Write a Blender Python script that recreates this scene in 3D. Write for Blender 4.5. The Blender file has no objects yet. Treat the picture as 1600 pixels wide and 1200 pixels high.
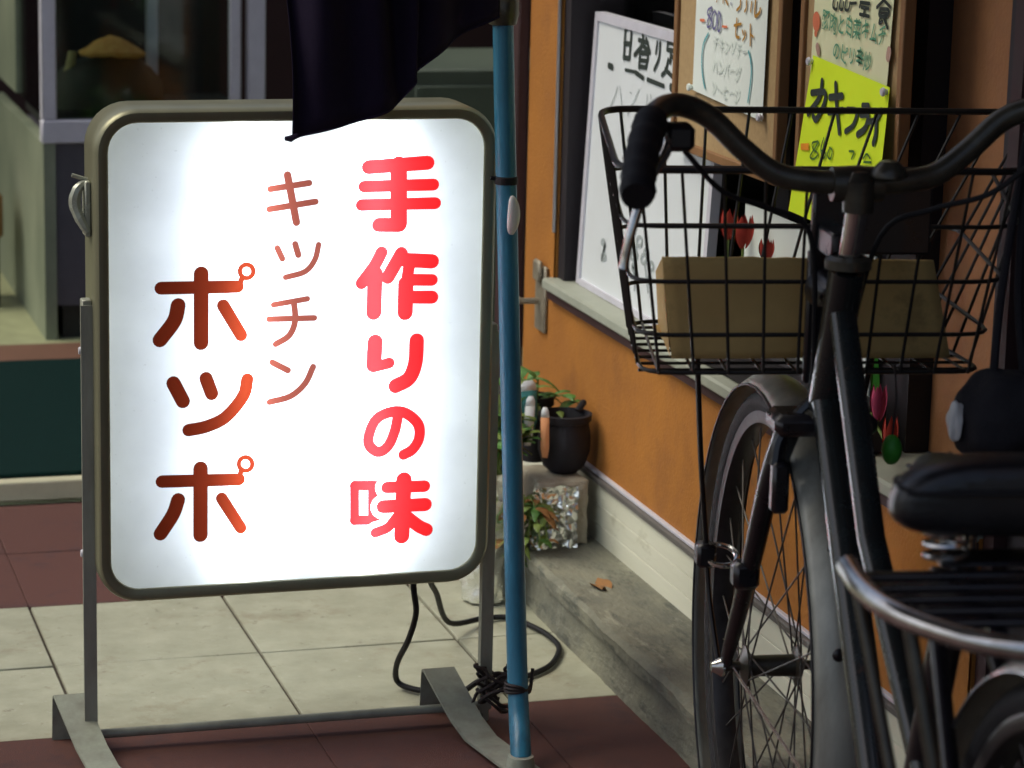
import bpy, bmesh, math, random
from mathutils import Vector, Matrix, noise
from mathutils.geometry import delaunay_2d_cdt

R = math.radians
sc = bpy.context.scene
col = sc.collection

# ------------------------------------------------------------------ camera
CAM_H = 1.42
yaw, pitch, roll = 0.29533, 0.21657, 0.02389      # right of the tile joints, down, tilt
fwd = Vector((math.sin(yaw) * math.cos(pitch), math.cos(yaw) * math.cos(pitch), -math.sin(pitch)))
right = Vector((math.cos(yaw), -math.sin(yaw), 0))
up = right.cross(fwd)
r2 = right * math.cos(roll) + up * math.sin(roll)
u2 = up * math.cos(roll) - right * math.sin(roll)
cd = bpy.data.cameras.new('camera')
cam = bpy.data.objects.new('camera', cd)
col.objects.link(cam)
m3 = Matrix((r2, u2, -fwd)).transposed()
cam.matrix_world = Matrix.Translation((0, 0, CAM_H)) @ m3.to_4x4()
cd.sensor_width = 36
cd.lens = 97.7
cd.clip_end = 600
cd.clip_start = 0.05
cd.dof.use_dof = True
cd.dof.focus_distance = 3.85
cd.dof.aperture_fstop = 8
sc.camera = cam

# ------------------------------------------------------------------ world, sun, exposure
SUN_EL, SUN_AZ = 56, 286                 # azimuth the light comes from, clockwise from +Y
w = bpy.data.worlds.new('World')
sc.world = w
w.use_nodes = True
nt = w.node_tree
sky = nt.nodes.new('ShaderNodeTexSky')
sky.sky_type = 'NISHITA'
sky.sun_disc = False
sky.sun_elevation = R(SUN_EL)
sky.sun_rotation = R(SUN_AZ)
sky.air_density = 1.0
sky.dust_density = 4.0
bg = nt.nodes['Background']
bg.inputs['Strength'].default_value = 0.12
nt.links.new(sky.outputs[0], bg.inputs['Color'])
sd = bpy.data.lights.new('sun', 'SUN')
sun = bpy.data.objects.new('sun', sd)
col.objects.link(sun)
sd.energy = 1.7
sd.angle = R(34)
sd.color = (1.0, 0.97, 0.80)
az, el = R(SUN_AZ), R(SUN_EL)
src = Vector((math.sin(az) * math.cos(el), math.cos(az) * math.cos(el), math.sin(el)))
sun.rotation_euler = (-src).to_track_quat('-Z', 'Y').to_euler()
vs = sc.view_settings
vs.view_transform = 'Standard'
vs.look = 'None'
vs.exposure = 0.0
vs.gamma = 1.0
vs.use_curve_mapping = False
sc.render.engine = 'CYCLES'
sc.cycles.max_bounces = 10
sc.cycles.transparent_max_bounces = 16
sc.cycles.sample_clamp_indirect = 6
sc.cycles.use_denoising = True

# ------------------------------------------------------------------ materials
def nodes_of(m):
    m.use_nodes = True
    n = m.node_tree.nodes
    return n, m.node_tree.links, n['Principled BSDF']

def mat(name, c, rough=0.6, metal=0.0, c2=None, scale=25.0, detail=6.0, amount=0.5, bump=0.0, bscale=None,
        spec=0.5, rnd=0.0, stretch=(1, 1, 1), coat=0.0, dirt=None):
    """base colour mixed with a second one by world-space noise, optional relief and per-object variation"""
    m = bpy.data.materials.new(name)
    n, l, p = nodes_of(m)
    p.inputs['Roughness'].default_value = rough
    p.inputs['Metallic'].default_value = metal
    p.inputs['Specular IOR Level'].default_value = spec
    p.inputs['Coat Weight'].default_value = coat
    geo = n.new('ShaderNodeNewGeometry')
    mp = n.new('ShaderNodeMapping')
    mp.inputs['Scale'].default_value = stretch
    l.new(geo.outputs['Position'], mp.inputs['Vector'])
    nz = n.new('ShaderNodeTexNoise')
    nz.inputs['Scale'].default_value = scale
    nz.inputs['Detail'].default_value = detail
    nz.inputs['Roughness'].default_value = 0.65
    l.new(mp.outputs[0], nz.inputs['Vector'])
    if c2 is None:
        c2 = tuple(v * 0.72 for v in c)
    ramp = n.new('ShaderNodeValToRGB')
    ramp.color_ramp.elements[0].position = 0.5 - 0.28
    ramp.color_ramp.elements[1].position = 0.5 + 0.22
    ramp.color_ramp.elements[0].color = (*[a + (b - a) * min(1, amount * 2) for a, b in zip(c, c2)], 1)
    ramp.color_ramp.elements[1].color = (*c, 1)
    l.new(nz.outputs['Fac'], ramp.inputs['Fac'])
    out = ramp.outputs['Color']
    for (dc, ds, dt, dw, dst) in (dirt or []):       # stains: colour, scale, threshold, strength, stretch
        dm_ = n.new('ShaderNodeMapping')
        dm_.inputs['Scale'].default_value = dst
        l.new(geo.outputs['Position'], dm_.inputs['Vector'])
        dn = n.new('ShaderNodeTexNoise')
        dn.inputs['Scale'].default_value = ds
        dn.inputs['Detail'].default_value = 9
        dn.inputs['Roughness'].default_value = 0.7
        l.new(dm_.outputs[0], dn.inputs['Vector'])
        dr = n.new('ShaderNodeMapRange')
        dr.inputs['From Min'].default_value = dt
        dr.inputs['From Max'].default_value = dt + 0.10
        dr.inputs['To Max'].default_value = dw
        l.new(dn.outputs['Fac'], dr.inputs['Value'])
        dx = n.new('ShaderNodeMix')
        dx.data_type = 'RGBA'
        l.new(dr.outputs[0], dx.inputs['Factor'])
        l.new(out, dx.inputs[6])
        dx.inputs[7].default_value = (*dc, 1)
        out = dx.outputs[2]
    if rnd:
        oi = n.new('ShaderNodeObjectInfo')
        mr = n.new('ShaderNodeMapRange')
        mr.inputs['To Min'].default_value = 1 - rnd
        mr.inputs['To Max'].default_value = 1 + rnd
        l.new(oi.outputs['Random'], mr.inputs['Value'])
        mx = n.new('ShaderNodeVectorMath')
        mx.operation = 'SCALE'
        l.new(out, mx.inputs[0])
        l.new(mr.outputs[0], mx.inputs['Scale'])
        out = mx.outputs[0]
    l.new(out, p.inputs['Base Color'])
    rr = n.new('ShaderNodeMapRange')
    rr.inputs['To Min'].default_value = max(0.03, rough - 0.12)
    rr.inputs['To Max'].default_value = min(1, rough + 0.12)
    l.new(nz.outputs['Fac'], rr.inputs['Value'])
    l.new(rr.outputs[0], p.inputs['Roughness'])
    if bump:
        nb = n.new('ShaderNodeTexNoise')
        nb.inputs['Scale'].default_value = bscale or scale * 4
        nb.inputs['Detail'].default_value = 8
        l.new(mp.outputs[0], nb.inputs['Vector'])
        bp = n.new('ShaderNodeBump')
        bp.inputs['Strength'].default_value = min(1, bump)
        bp.inputs['Distance'].default_value = 0.004
        l.new(nb.outputs['Fac'], bp.inputs['Height'])
        l.new(bp.outputs[0], p.inputs['Normal'])
    return m

def flat(name, c, rough=0.7, spec=0.3):
    return mat(name, c, rough, 0, scale=60, amount=0.12, spec=spec)

M = {}
M['grout'] = mat('grout', (0.075, 0.06, 0.045), 0.9, scale=40)
M['asphalt'] = mat('asphalt', (0.055, 0.052, 0.05), 0.9, scale=90, bump=0.5)
M['beige'] = mat('beige_tile', (0.42, 0.42, 0.315), 0.55, c2=(0.28, 0.28, 0.20), scale=16, amount=0.5, bump=0.2, rnd=0.07, dirt=[((0.24, 0.20, 0.13), 7, .55, .5, (1, 1, 1)), ((0.13, 0.105, 0.07), 30, .60, .7, (1, 1, 1)), ((0.62, 0.62, 0.52), 48, .62, .5, (1, 1, 1))])
M['red'] = mat('red_tile', (0.110, 0.038, 0.026), 0.7, c2=(0.062, 0.023, 0.020), scale=140, amount=0.5, bump=0.3, rnd=0.08, dirt=[((0.05, 0.022, 0.024), 9, .54, .6, (1, 1, 1)), ((0.22, 0.11, 0.09), 90, .66, .5, (1, 1, 1))])
M['cream'] = mat('cream_stone', (0.55, 0.53, 0.37), 0.6, scale=30, amount=0.3)
M['mat_teal'] = mat('teal_mat', (0.006, 0.030, 0.026), 0.95, c2=(0.003, 0.012, 0.012), scale=120, amount=0.5, bump=0.8, bscale=700, spec=0.1)
M['threshold'] = mat('threshold_wood', (0.16, 0.075, 0.045), 0.7, scale=30)
M['entry'] = mat('entry_floor', (0.34, 0.36, 0.20), 0.6, scale=20)
M['concrete'] = mat('concrete', (0.24, 0.235, 0.17), 0.9, c2=(0.055, 0.058, 0.055), scale=11, detail=12, amount=0.5, bump=1.0, bscale=110, stretch=(1, .5, 1), dirt=[((0.40, 0.40, 0.31), 6, .58, .5, (2.5, .8, 1)), ((0.05, 0.055, 0.05), 14, .55, .7, (2, .6, 2)), ((0.20, 0.10, 0.04), 9, .66, .6, (1, 1, 1))])
M['orange'] = mat('orange_plaster', (0.40, 0.154, 0.018), 0.85, c2=(0.29, 0.105, 0.015), scale=7, detail=8, amount=0.5, bump=0.35, bscale=160, dirt=[((0.20, 0.075, 0.015), 5, .55, .4, (1, 1, .8)), ((0.13, 0.065, 0.03), 22, .62, .5, (1, 1, .8)), ((0.46, 0.22, 0.05), 60, .66, .4, (1, 1, 1))])
M['board_white'] = mat('plinth_paint', (0.66, 0.66, 0.54), 0.75, c2=(0.57, 0.57, 0.46), scale=12, amount=0.4, bump=0.15, stretch=(1, 0.25, 2.5), dirt=[((0.30, 0.28, 0.18), 12, .58, .5, (1, .4, 1)), ((0.22, 0.19, 0.12), 45, .66, .6, (1, 1, 1))])
M['cap'] = mat('plinth_cap', (0.13, 0.12, 0.11), 0.6, scale=30)
M['dark_wood'] = mat('dark_wood', (0.014, 0.009, 0.012), 0.7, c2=(0.008, 0.005, 0.008), scale=18, stretch=(1, 1, 0.12))
M['redbrown'] = mat('redbrown_paint', (0.045, 0.016, 0.016), 0.7, scale=18)
M['sill'] = mat('sill_stone', (0.36, 0.38, 0.31), 0.6, scale=22, amount=0.35)
M['alu'] = mat('aluminium', (0.60, 0.60, 0.62), 0.38, 0.85, scale=35, amount=0.2)
M['alu_dull'] = mat('dull_aluminium', (0.62, 0.61, 0.68), 0.5, 0.1, scale=30, amount=0.25)
M['cabinet'] = mat('cabinet_laminate', (0.085, 0.080, 0.10), 0.6, scale=20)
M['cabinet_green'] = mat('green_laminate', (0.26, 0.29, 0.20), 0.55, c2=(0.12, 0.15, 0.10), scale=4, amount=0.5)
M['case_dark'] = mat('case_inside', (0.020, 0.015, 0.014), 0.7, c2=(0.012, 0.02, 0.014), scale=14, amount=0.5)
M['sign_metal'] = mat('sign_frame_paint', (0.27, 0.265, 0.17), 0.36, 0.45, c2=(0.19, 0.185, 0.12), scale=20, amount=0.3, stretch=(1, 1, 0.3))
M['sign_steel'] = mat('sign_post_steel', (0.40, 0.42, 0.35), 0.45, 0.2, c2=(0.24, 0.235, 0.19), scale=22, amount=0.5, stretch=(1, 1, 0.3))
M['foot_steel'] = mat('foot_steel', (0.34, 0.37, 0.30), 0.55, 0.1, c2=(0.18, 0.175, 0.14), scale=26, amount=0.5)
M['bracket'] = mat('bracket_metal', (0.30, 0.27, 0.20), 0.5, 0.3, c2=(0.18, 0.15, 0.11), scale=50)
M['clear_plastic'] = mat('latch_plastic', (0.42, 0.44, 0.36), 0.25, 0.2, scale=40)
M['white_plastic'] = flat('white_plastic', (0.72, 0.72, 0.70), 0.4)
M['blue_paint'] = mat('blue_pole_paint', (0.026, 0.19, 0.31), 0.38, 0.0, c2=(0.014, 0.10, 0.18), scale=40, amount=0.5, stretch=(1, 1, 0.2), bump=0.1, dirt=[((0.20, 0.26, 0.28), 90, .66, .6, (1, 1, .25)), ((0.03, 0.025, 0.02), 30, .62, .6, (1, 1, .4))])
M['banner'] = mat('navy_cloth', (0.020, 0.014, 0.034), 0.95, scale=60, amount=0.3, bump=0.3, bscale=900, spec=0.12)
M['rubber'] = mat('black_rubber', (0.010, 0.010, 0.012), 0.65, scale=60, spec=0.3)
M['wire'] = flat('tie_wire', (0.030, 0.022, 0.022), 0.6)
M['bike_black'] = mat('bike_black_paint', (0.012, 0.011, 0.015), 0.30, 0.0, c2=(0.007, 0.006, 0.008), scale=40, amount=0.5, coat=0.2, dirt=[((0.10, 0.09, 0.08), 120, .66, .5, (1, 1, .3)), ((0.07, 0.032, 0.016), 28, .62, .6, (1, 1, 1))])
M['bike_green'] = mat('bike_dark_green_paint', (0.010, 0.018, 0.020), 0.26, 0.0, c2=(0.016, 0.013, 0.012), scale=30, amount=0.4, coat=0.3, dirt=[((0.12, 0.12, 0.11), 120, .66, .5, (1, 1, .3)), ((0.07, 0.032, 0.016), 28, .62, .6, (1, 1, 1))])
M['stay'] = mat('dark_stay', (0.03, 0.025, 0.024), 0.35, 0.5, scale=40)
M['fender'] = mat('old_fender', (0.52, 0.53, 0.46), 0.42, 0.2, c2=(0.16, 0.155, 0.13), scale=16, detail=9, amount=0.5, stretch=(1, 1, 0.25))
M['chrome'] = mat('worn_chrome', (0.74, 0.74, 0.72), 0.17, 0.95, c2=(0.45, 0.42, 0.38), scale=50, amount=0.5)
M['old_bar'] = mat('tarnished_bar', (0.085, 0.077, 0.055), 0.33, 0.35, c2=(0.03, 0.026, 0.022), scale=40, amount=0.5, dirt=[((0.16, 0.15, 0.12), 60, .62, .6, (1, 1, 1)), ((0.06, 0.028, 0.014), 22, .6, .6, (1, 1, 1))])
M['rim'] = mat('rim_steel', (0.06, 0.058, 0.06), 0.4, 0.6, c2=(0.03, 0.028, 0.03), scale=30, amount=0.5)
M['spoke'] = mat('spoke_steel', (0.11, 0.10, 0.09), 0.45, 0.6, scale=30)
M['tyre'] = mat('tyre_rubber', (0.012, 0.012, 0.014), 0.85, scale=70, bump=0.4)
M['basket'] = mat('basket_wire_coating', (0.012, 0.012, 0.011), 0.42, 0.1, c2=(0.020, 0.014, 0.011), scale=60, amount=0.4)
M['card'] = mat('cardboard', (0.66, 0.45, 0.17), 0.9, c2=(0.56, 0.37, 0.135), scale=30, amount=0.4, bump=0.15, dirt=[((0.24, 0.16, 0.06), 10, .58, .5, (1, 1, 1))])
M['leather'] = mat('saddle_vinyl', (0.010, 0.011, 0.014), 0.34, c2=(0.006, 0.006, 0.008), scale=90, amount=0.5, bump=0.15)
M['whiteboard'] = mat('whiteboard_face', (0.74, 0.78, 0.80), 0.35, scale=10, amount=0.08)
M['paper'] = mat('menu_paper', (0.74, 0.80, 0.76), 0.85, scale=8, amount=0.1)
M['paper_old'] = mat('old_menu_paper', (0.80, 0.82, 0.52), 0.85, c2=(0.74, 0.74, 0.47), scale=9, amount=0.3)
M['paper_yellow'] = mat('fluorescent_paper', (0.74, 0.95, 0.015), 0.8, scale=8, amount=0.06)
M['cork'] = mat('cork', (0.42, 0.29, 0.14), 0.9, c2=(0.30, 0.19, 0.09), scale=120, amount=0.4)
M['wood_frame'] = mat('board_frame_wood', (0.26, 0.13, 0.05), 0.6, scale=25, stretch=(1, 1, 0.15))
INK = {'k': flat('black_ink', (0.030, 0.040, 0.034)), 'g': flat('faint_marker', (0.36, 0.40, 0.40)), 'b': flat('blue_ink', (0.15, 0.14, 0.30)),
       'r': flat('red_ink', (0.70, 0.20, 0.10)), 'o': flat('ochre_ink', (0.42, 0.21, 0.035)), 't': flat('teal_ink', (0.10, 0.36, 0.40)),
       'p': flat('pink_ink', (0.52, 0.33, 0.26)), 'd': flat('dark_green_ink', (0.06, 0.16, 0.02)), 'f': flat('pencil_ink', (0.64, 0.70, 0.67)),
       'm': flat('mint_ink', (0.11, 0.32, 0.19)), 'q': flat('orange_sticker', (0.85, 0.30, 0.02))}
M['pot'] = mat('black_pot', (0.006, 0.005, 0.010), 0.7, scale=60)
M['block'] = mat('light_block', (0.42, 0.38, 0.30), 0.9, c2=(0.27, 0.24, 0.18), scale=26, amount=0.5, bump=0.9, bscale=120)
M['pier'] = mat('brown_plaster', (0.30, 0.135, 0.052), 0.85, c2=(0.23, 0.10, 0.042), scale=30, amount=0.4, bump=0.3, bscale=160)
M['bag'] = mat('black_bag_cloth', (0.008, 0.007, 0.012), 0.8, scale=60, bump=0.3)
M['foil'] = mat('aluminium_foil', (0.86, 0.88, 0.86), 0.24, 0.92, scale=60, amount=0.1)
M['leaf'] = mat('leaf', (0.085, 0.22, 0.035), 0.55, c2=(0.035, 0.09, 0.02), scale=60, amount=0.5)
M['stem'] = mat('stem', (0.17, 0.24, 0.045), 0.6, scale=60)
M['leaf_dry'] = mat('dry_leaf', (0.30, 0.14, 0.04), 0.8, scale=60)
M['tag_teal'] = flat('tag_teal', (0.05, 0.20, 0.20))
M['tag_orange'] = flat('tag_orange', (0.62, 0.27, 0.12))
M['tag_white'] = flat('tag_white', (0.75, 0.76, 0.78))
M['tulip_red'] = mat('tulip_red', (0.40, 0.05, 0.035), 0.9, scale=50, spec=0.15)
M['tulip_pink'] = mat('tulip_pink', (0.42, 0.06, 0.13), 0.9, scale=50, spec=0.15)
M['green_bright'] = mat('green_plastic', (0.05, 0.34, 0.03), 0.5, scale=50)
M['food'] = mat('fried_crust', (0.90, 0.55, 0.14), 0.7, c2=(0.66, 0.26, 0.04), scale=45, amount=0.5, bump=0.7)
M['food_dark'] = mat('dark_dish', (0.05, 0.042, 0.03), 0.7, c2=(0.02, 0.035, 0.02), scale=40, amount=0.5, bump=0.5)
M['food_stick'] = mat('pale_stick', (0.42, 0.36, 0.15), 0.7, scale=50)
M['soffit'] = mat('soffit', (0.10, 0.10, 0.10), 0.9, scale=10)
M['stool'] = mat('stool_wood', (0.24, 0.12, 0.04), 0.7, scale=25)
M['grey_green'] = mat('grey_green_panel', (0.075, 0.10, 0.07), 0.7, scale=8)

def glass(name):
    m = bpy.data.materials.new(name)
    n, l, p = nodes_of(m)
    tr = n.new('ShaderNodeBsdfTransparent')
    tr.inputs['Color'].default_value = (0.86, 0.92, 0.88, 1)
    gl = n.new('ShaderNodeBsdfGlossy')
    gl.inputs['Roughness'].default_value = 0.04
    fr = n.new('ShaderNodeFresnel')
    fr.inputs['IOR'].default_value = 1.45
    mx = n.new('ShaderNodeMixShader')
    l.new(fr.outputs[0], mx.inputs[0])
    l.new(tr.outputs[0], mx.inputs[1])
    l.new(gl.outputs[0], mx.inputs[2])
    l.new(mx.outputs[0], n['Material Output'].inputs['Surface'])
    return m
M['glass'] = glass('window_glass')

def acrylic():
    """milky sheet: passes the lamps' light diffusely and reflects a little"""
    m = bpy.data.materials.new('milky_acrylic')
    n, l, p = nodes_of(m)
    p.inputs['Base Color'].default_value = (0.55, 0.58, 0.62, 1)
    p.inputs['Roughness'].default_value = 0.35
    tl = n.new('ShaderNodeBsdfTranslucent')
    tl.inputs['Color'].default_value = (0.86, 0.93, 1.0, 1)
    mx = n.new('ShaderNodeMixShader')
    mx.inputs[0].default_value = 0.78
    geo = n.new('ShaderNodeNewGeometry')
    for sc_, lo, hi, dark in ((9, .40, .62, .90), (150, .68, .74, .86)):      # faint grime and specks on the sheet
        nz = n.new('ShaderNodeTexNoise')
        nz.inputs['Scale'].default_value = sc_
        nz.inputs['Detail'].default_value = 8
        l.new(geo.outputs['Position'], nz.inputs['Vector'])
        mr = n.new('ShaderNodeMapRange')
        mr.inputs['From Min'].default_value = lo
        mr.inputs['From Max'].default_value = hi
        mr.inputs['To Min'].default_value = 1.0
        mr.inputs['To Max'].default_value = dark
        l.new(nz.outputs['Fac'], mr.inputs['Value'])
        sv = n.new('ShaderNodeVectorMath')
        sv.operation = 'SCALE'
        prev = tl.inputs['Color']
        if prev.is_linked:
            l.new(prev.links[0].from_socket, sv.inputs[0])
        else:
            sv.inputs[0].default_value = (0.89, 0.94, 1.0)
        l.new(mr.outputs[0], sv.inputs['Scale'])
        l.new(sv.outputs[0], tl.inputs['Color'])
    l.new(p.outputs[0], mx.inputs[1])
    l.new(tl.outputs[0], mx.inputs[2])
    l.new(mx.outputs[0], n['Material Output'].inputs['Surface'])
    return m
M['acrylic'] = acrylic()

def film(name, tint):
    """coloured see-through film stuck on the acrylic"""
    m = bpy.data.materials.new(name)
    n, l, p = nodes_of(m)
    p.inputs['Base Color'].default_value = (*[min(0.3, t * 0.3) for t in tint], 1)
    p.inputs['Roughness'].default_value = 0.5
    tr = n.new('ShaderNodeBsdfTransparent')
    tr.inputs['Color'].default_value = (*tint, 1)
    mx = n.new('ShaderNodeMixShader')
    mx.inputs[0].default_value = 0.96
    l.new(p.outputs[0], mx.inputs[1])
    l.new(tr.outputs[0], mx.inputs[2])
    l.new(mx.outputs[0], n['Material Output'].inputs['Surface'])
    return m
M['film_red'] = film('red_film', (0.97, 0.022, 0.024))
M['film_brown'] = film('brown_film', (0.24, 0.057, 0.037))
M['film_dark'] = film('dark_brown_film', (0.135, 0.0165, 0.006))

def lamp_mat(name, c, s):
    m = bpy.data.materials.new(name)
    n, l, p = nodes_of(m)
    e = n.new('ShaderNodeEmission')
    e.inputs['Color'].default_value = (*c, 1)
    e.inputs['Strength'].default_value = s
    l.new(e.outputs[0], n['Material Output'].inputs['Surface'])
    return m
LAMP = 27.0
M['tube'] = lamp_mat('fluorescent_tube', (0.90, 0.95, 1.0), LAMP)

# ------------------------------------------------------------------ mesh helpers
class MB:
    """collects shapes; build() links them as one mesh object"""
    def __init__(s):
        s.v, s.f, s.sm = [], [], []
    def add(s, v, f, smooth=False):
        o = len(s.v)
        s.v += [tuple(p) for p in v]
        s.f += [tuple(i + o for i in q) for q in f]
        s.sm += [smooth] * len(f)
        return s
    def box(s, x0, x1, y0, y1, z0, z1, b=0.0):
        if b <= 0:
            v = [(x, y, z) for z in (z0, z1) for y in (y0, y1) for x in (x0, x1)]
            f = [(0, 2, 3, 1), (4, 5, 7, 6), (0, 1, 5, 4), (2, 6, 7, 3), (0, 4, 6, 2), (1, 3, 7, 5)]
            return s.add(v, f)
        bm = bmesh.new()
        bmesh.ops.create_cube(bm, size=1)
        for q in bm.verts:
            q.co = Vector(((x0 + x1) / 2 + q.co.x * (x1 - x0), (y0 + y1) / 2 + q.co.y * (y1 - y0), (z0 + z1) / 2 + q.co.z * (z1 - z0)))
        bmesh.ops.bevel(bm, geom=bm.edges[:], offset=b, segments=1, affect='EDGES')
        bm.verts.index_update()
        s.add([q.co for q in bm.verts], [[q.index for q in fc.verts] for fc in bm.faces])
        bm.free()
        return s
    def tube(s, pts, r, n=10, closed=False, cap=True):
        pts = [Vector(p) for p in pts]
        k = len(pts)
        rr = r if isinstance(r, (list, tuple)) else [r] * k
        T = []
        for i in range(k):
            a = pts[(i - 1) % k] if (closed or i > 0) else pts[i]
            b = pts[(i + 1) % k] if (closed or i < k - 1) else pts[i]
            T.append((b - a).normalized())
        nrm = T[0].orthogonal().normalized()
        v, f = [], []
        for i in range(k):
            nrm = (nrm - T[i] * nrm.dot(T[i])).normalized()
            bn = T[i].cross(nrm)
            for j in range(n):
                t = 2 * math.pi * j / n
                v.append(pts[i] + (nrm * math.cos(t) + bn * math.sin(t)) * rr[i])
        for i in range(k if closed else k - 1):
            i2 = (i + 1) % k
            for j in range(n):
                j2 = (j + 1) % n
                f.append((i * n + j, i * n + j2, i2 * n + j2, i2 * n + j))
        if cap and not closed:
            f.append(tuple(range(n - 1, -1, -1)))
            f.append(tuple((k - 1) * n + j for j in range(n)))
        return s.add(v, f, True)
    def lathe(s, prof, c=(0, 0, 0), axis='z', n=24):
        """profile of (radius, height)"""
        v, f = [], []
        for (r, h) in prof:
            for j in range(n):
                t = 2 * math.pi * j / n
                p = (r * math.cos(t), r * math.sin(t), h)
                if axis == 'y':
                    p = (r * math.cos(t), h, r * math.sin(t))
                elif axis == 'x':
                    p = (h, r * math.cos(t), r * math.sin(t))
                v.append((c[0] + p[0], c[1] + p[1], c[2] + p[2]))
        for i in range(len(prof) - 1):
            for j in range(n):
                j2 = (j + 1) % n
                f.append((i * n + j, i * n + j2, (i + 1) * n + j2, (i + 1) * n + j))
        return s.add(v, f, True)
    def loops(s, loops, closed=True, smooth=False):
        """loops of equal length skinned one to the next"""
        n = len(loops[0])
        v = [p for lp in loops for p in lp]
        f = []
        K = len(loops)
        for i in range(K if closed else K - 1):
            i2 = (i + 1) % K
            for j in range(n):
                j2 = (j + 1) % n
                f.append((i * n + j, i * n + j2, i2 * n + j2, i2 * n + j))
        return s.add(v, f, smooth)
    def grid(s, fn, nu, nv, smooth=True):
        v = [fn(i / nu, j / nv) for j in range(nv + 1) for i in range(nu + 1)]
        f = [(j * (nu + 1) + i, j * (nu + 1) + i + 1, (j + 1) * (nu + 1) + i + 1, (j + 1) * (nu + 1) + i) for j in range(nv) for i in range(nu)]
        return s.add(v, f, smooth)
    def mesh(s, name, m):
        me = bpy.data.meshes.new(name)
        me.from_pydata(s.v, [], s.f)
        me.polygons.foreach_set('use_smooth', s.sm)
        bm = bmesh.new()
        bm.from_mesh(me)
        bmesh.ops.recalc_face_normals(bm, faces=bm.faces)
        bm.to_mesh(me)
        bm.free()
        me.set_sharp_from_angle(angle=R(38))
        me.materials.append(m)
        return me
    def build(s, name, m, parent=None, loc=None):
        o = bpy.data.objects.new(name, s.mesh(name, m))
        col.objects.link(o)
        if parent is not None:
            o.parent = parent
        if loc is not None:
            o.location = loc
        return o

def put(name, me, parent=None, loc=(0, 0, 0), rot=(0, 0, 0)):
    o = bpy.data.objects.new(name, me)
    col.objects.link(o)
    o.parent = parent
    o.location = loc
    o.rotation_euler = rot
    return o

def tag(o, label=None, cat=None, group=None, kind=None):
    for k, v in (('label', label), ('category', cat), ('group', group), ('kind', kind)):
        if v:
            o[k] = v
    return o

def empty(name, loc=(0, 0, 0), rz=0.0):
    o = bpy.data.objects.new(name, None)
    col.objects.link(o)
    o.empty_display_size = 0.1
    o.location = loc
    o.rotation_euler = (0, 0, rz)
    return o

def smooth_line(pts, k=6, closed=False):
    """Catmull-Rom through the points"""
    P = [Vector(p) for p in pts]
    n = len(P)
    if n < 3:
        return P
    out = []
    for i in range(n if closed else n - 1):
        a = P[(i - 1) % n] if (closed or i > 0) else P[0] * 2 - P[1]
        b, c = P[i], P[(i + 1) % n]
        d = P[(i + 2) % n] if (closed or i < n - 2) else P[-1] * 2 - P[-2]
        for j in range(k):
            t = j / k
            out.append(0.5 * ((2 * b) + (c - a) * t + (2 * a - 5 * b + 4 * c - d) * t * t + (3 * b - a - 3 * c + d) * t ** 3))
    if not closed:
        out.append(P[-1])
    return out

def capsule(a, b, r, n=7):
    a, b = Vector(a), Vector(b)
    d = (b - a)
    ang = math.atan2(d.y, d.x) if d.length > 1e-9 else 0.0
    poly = []
    for i in range(n + 1):
        t = ang - math.pi / 2 + math.pi * i / n
        poly.append((b.x + r * math.cos(t), b.y + r * math.sin(t)))
    for i in range(n + 1):
        t = ang + math.pi / 2 + math.pi * i / n
        poly.append((a.x + r * math.cos(t), a.y + r * math.sin(t)))
    return poly

def stroke_polys(width, pts, k=4):
    p = smooth_line([(x, y, 0) for x, y in pts], k)
    if len(p) == 1:
        p = [p[0], p[0]]
    return [capsule((p[i].x, p[i].y), (p[i + 1].x, p[i + 1].y), width / 2) for i in range(len(p) - 1)]

def union_tris(polys, second=(), gap=()):
    """triangles of the union of polys, plus those of second that no gap polygon covers"""
    allp = list(polys) + list(second) + list(gap)
    kind = [0] * len(polys) + [1] * len(second) + [2] * len(gap)
    v, f = [], []
    for p in allp:
        f.append(list(range(len(v), len(v) + len(p))))
        v += [Vector(q) for q in p]
    ov, oe, of, _, _, orig = delaunay_2d_cdt(v, [], f, 0, 1e-6)
    keep = []
    for t, og in zip(of, orig):
        ks = {kind[i] for i in og}
        if 0 in ks or (1 in ks and 2 not in ks):
            keep.append(tuple(t))
    return ov, keep

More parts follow.
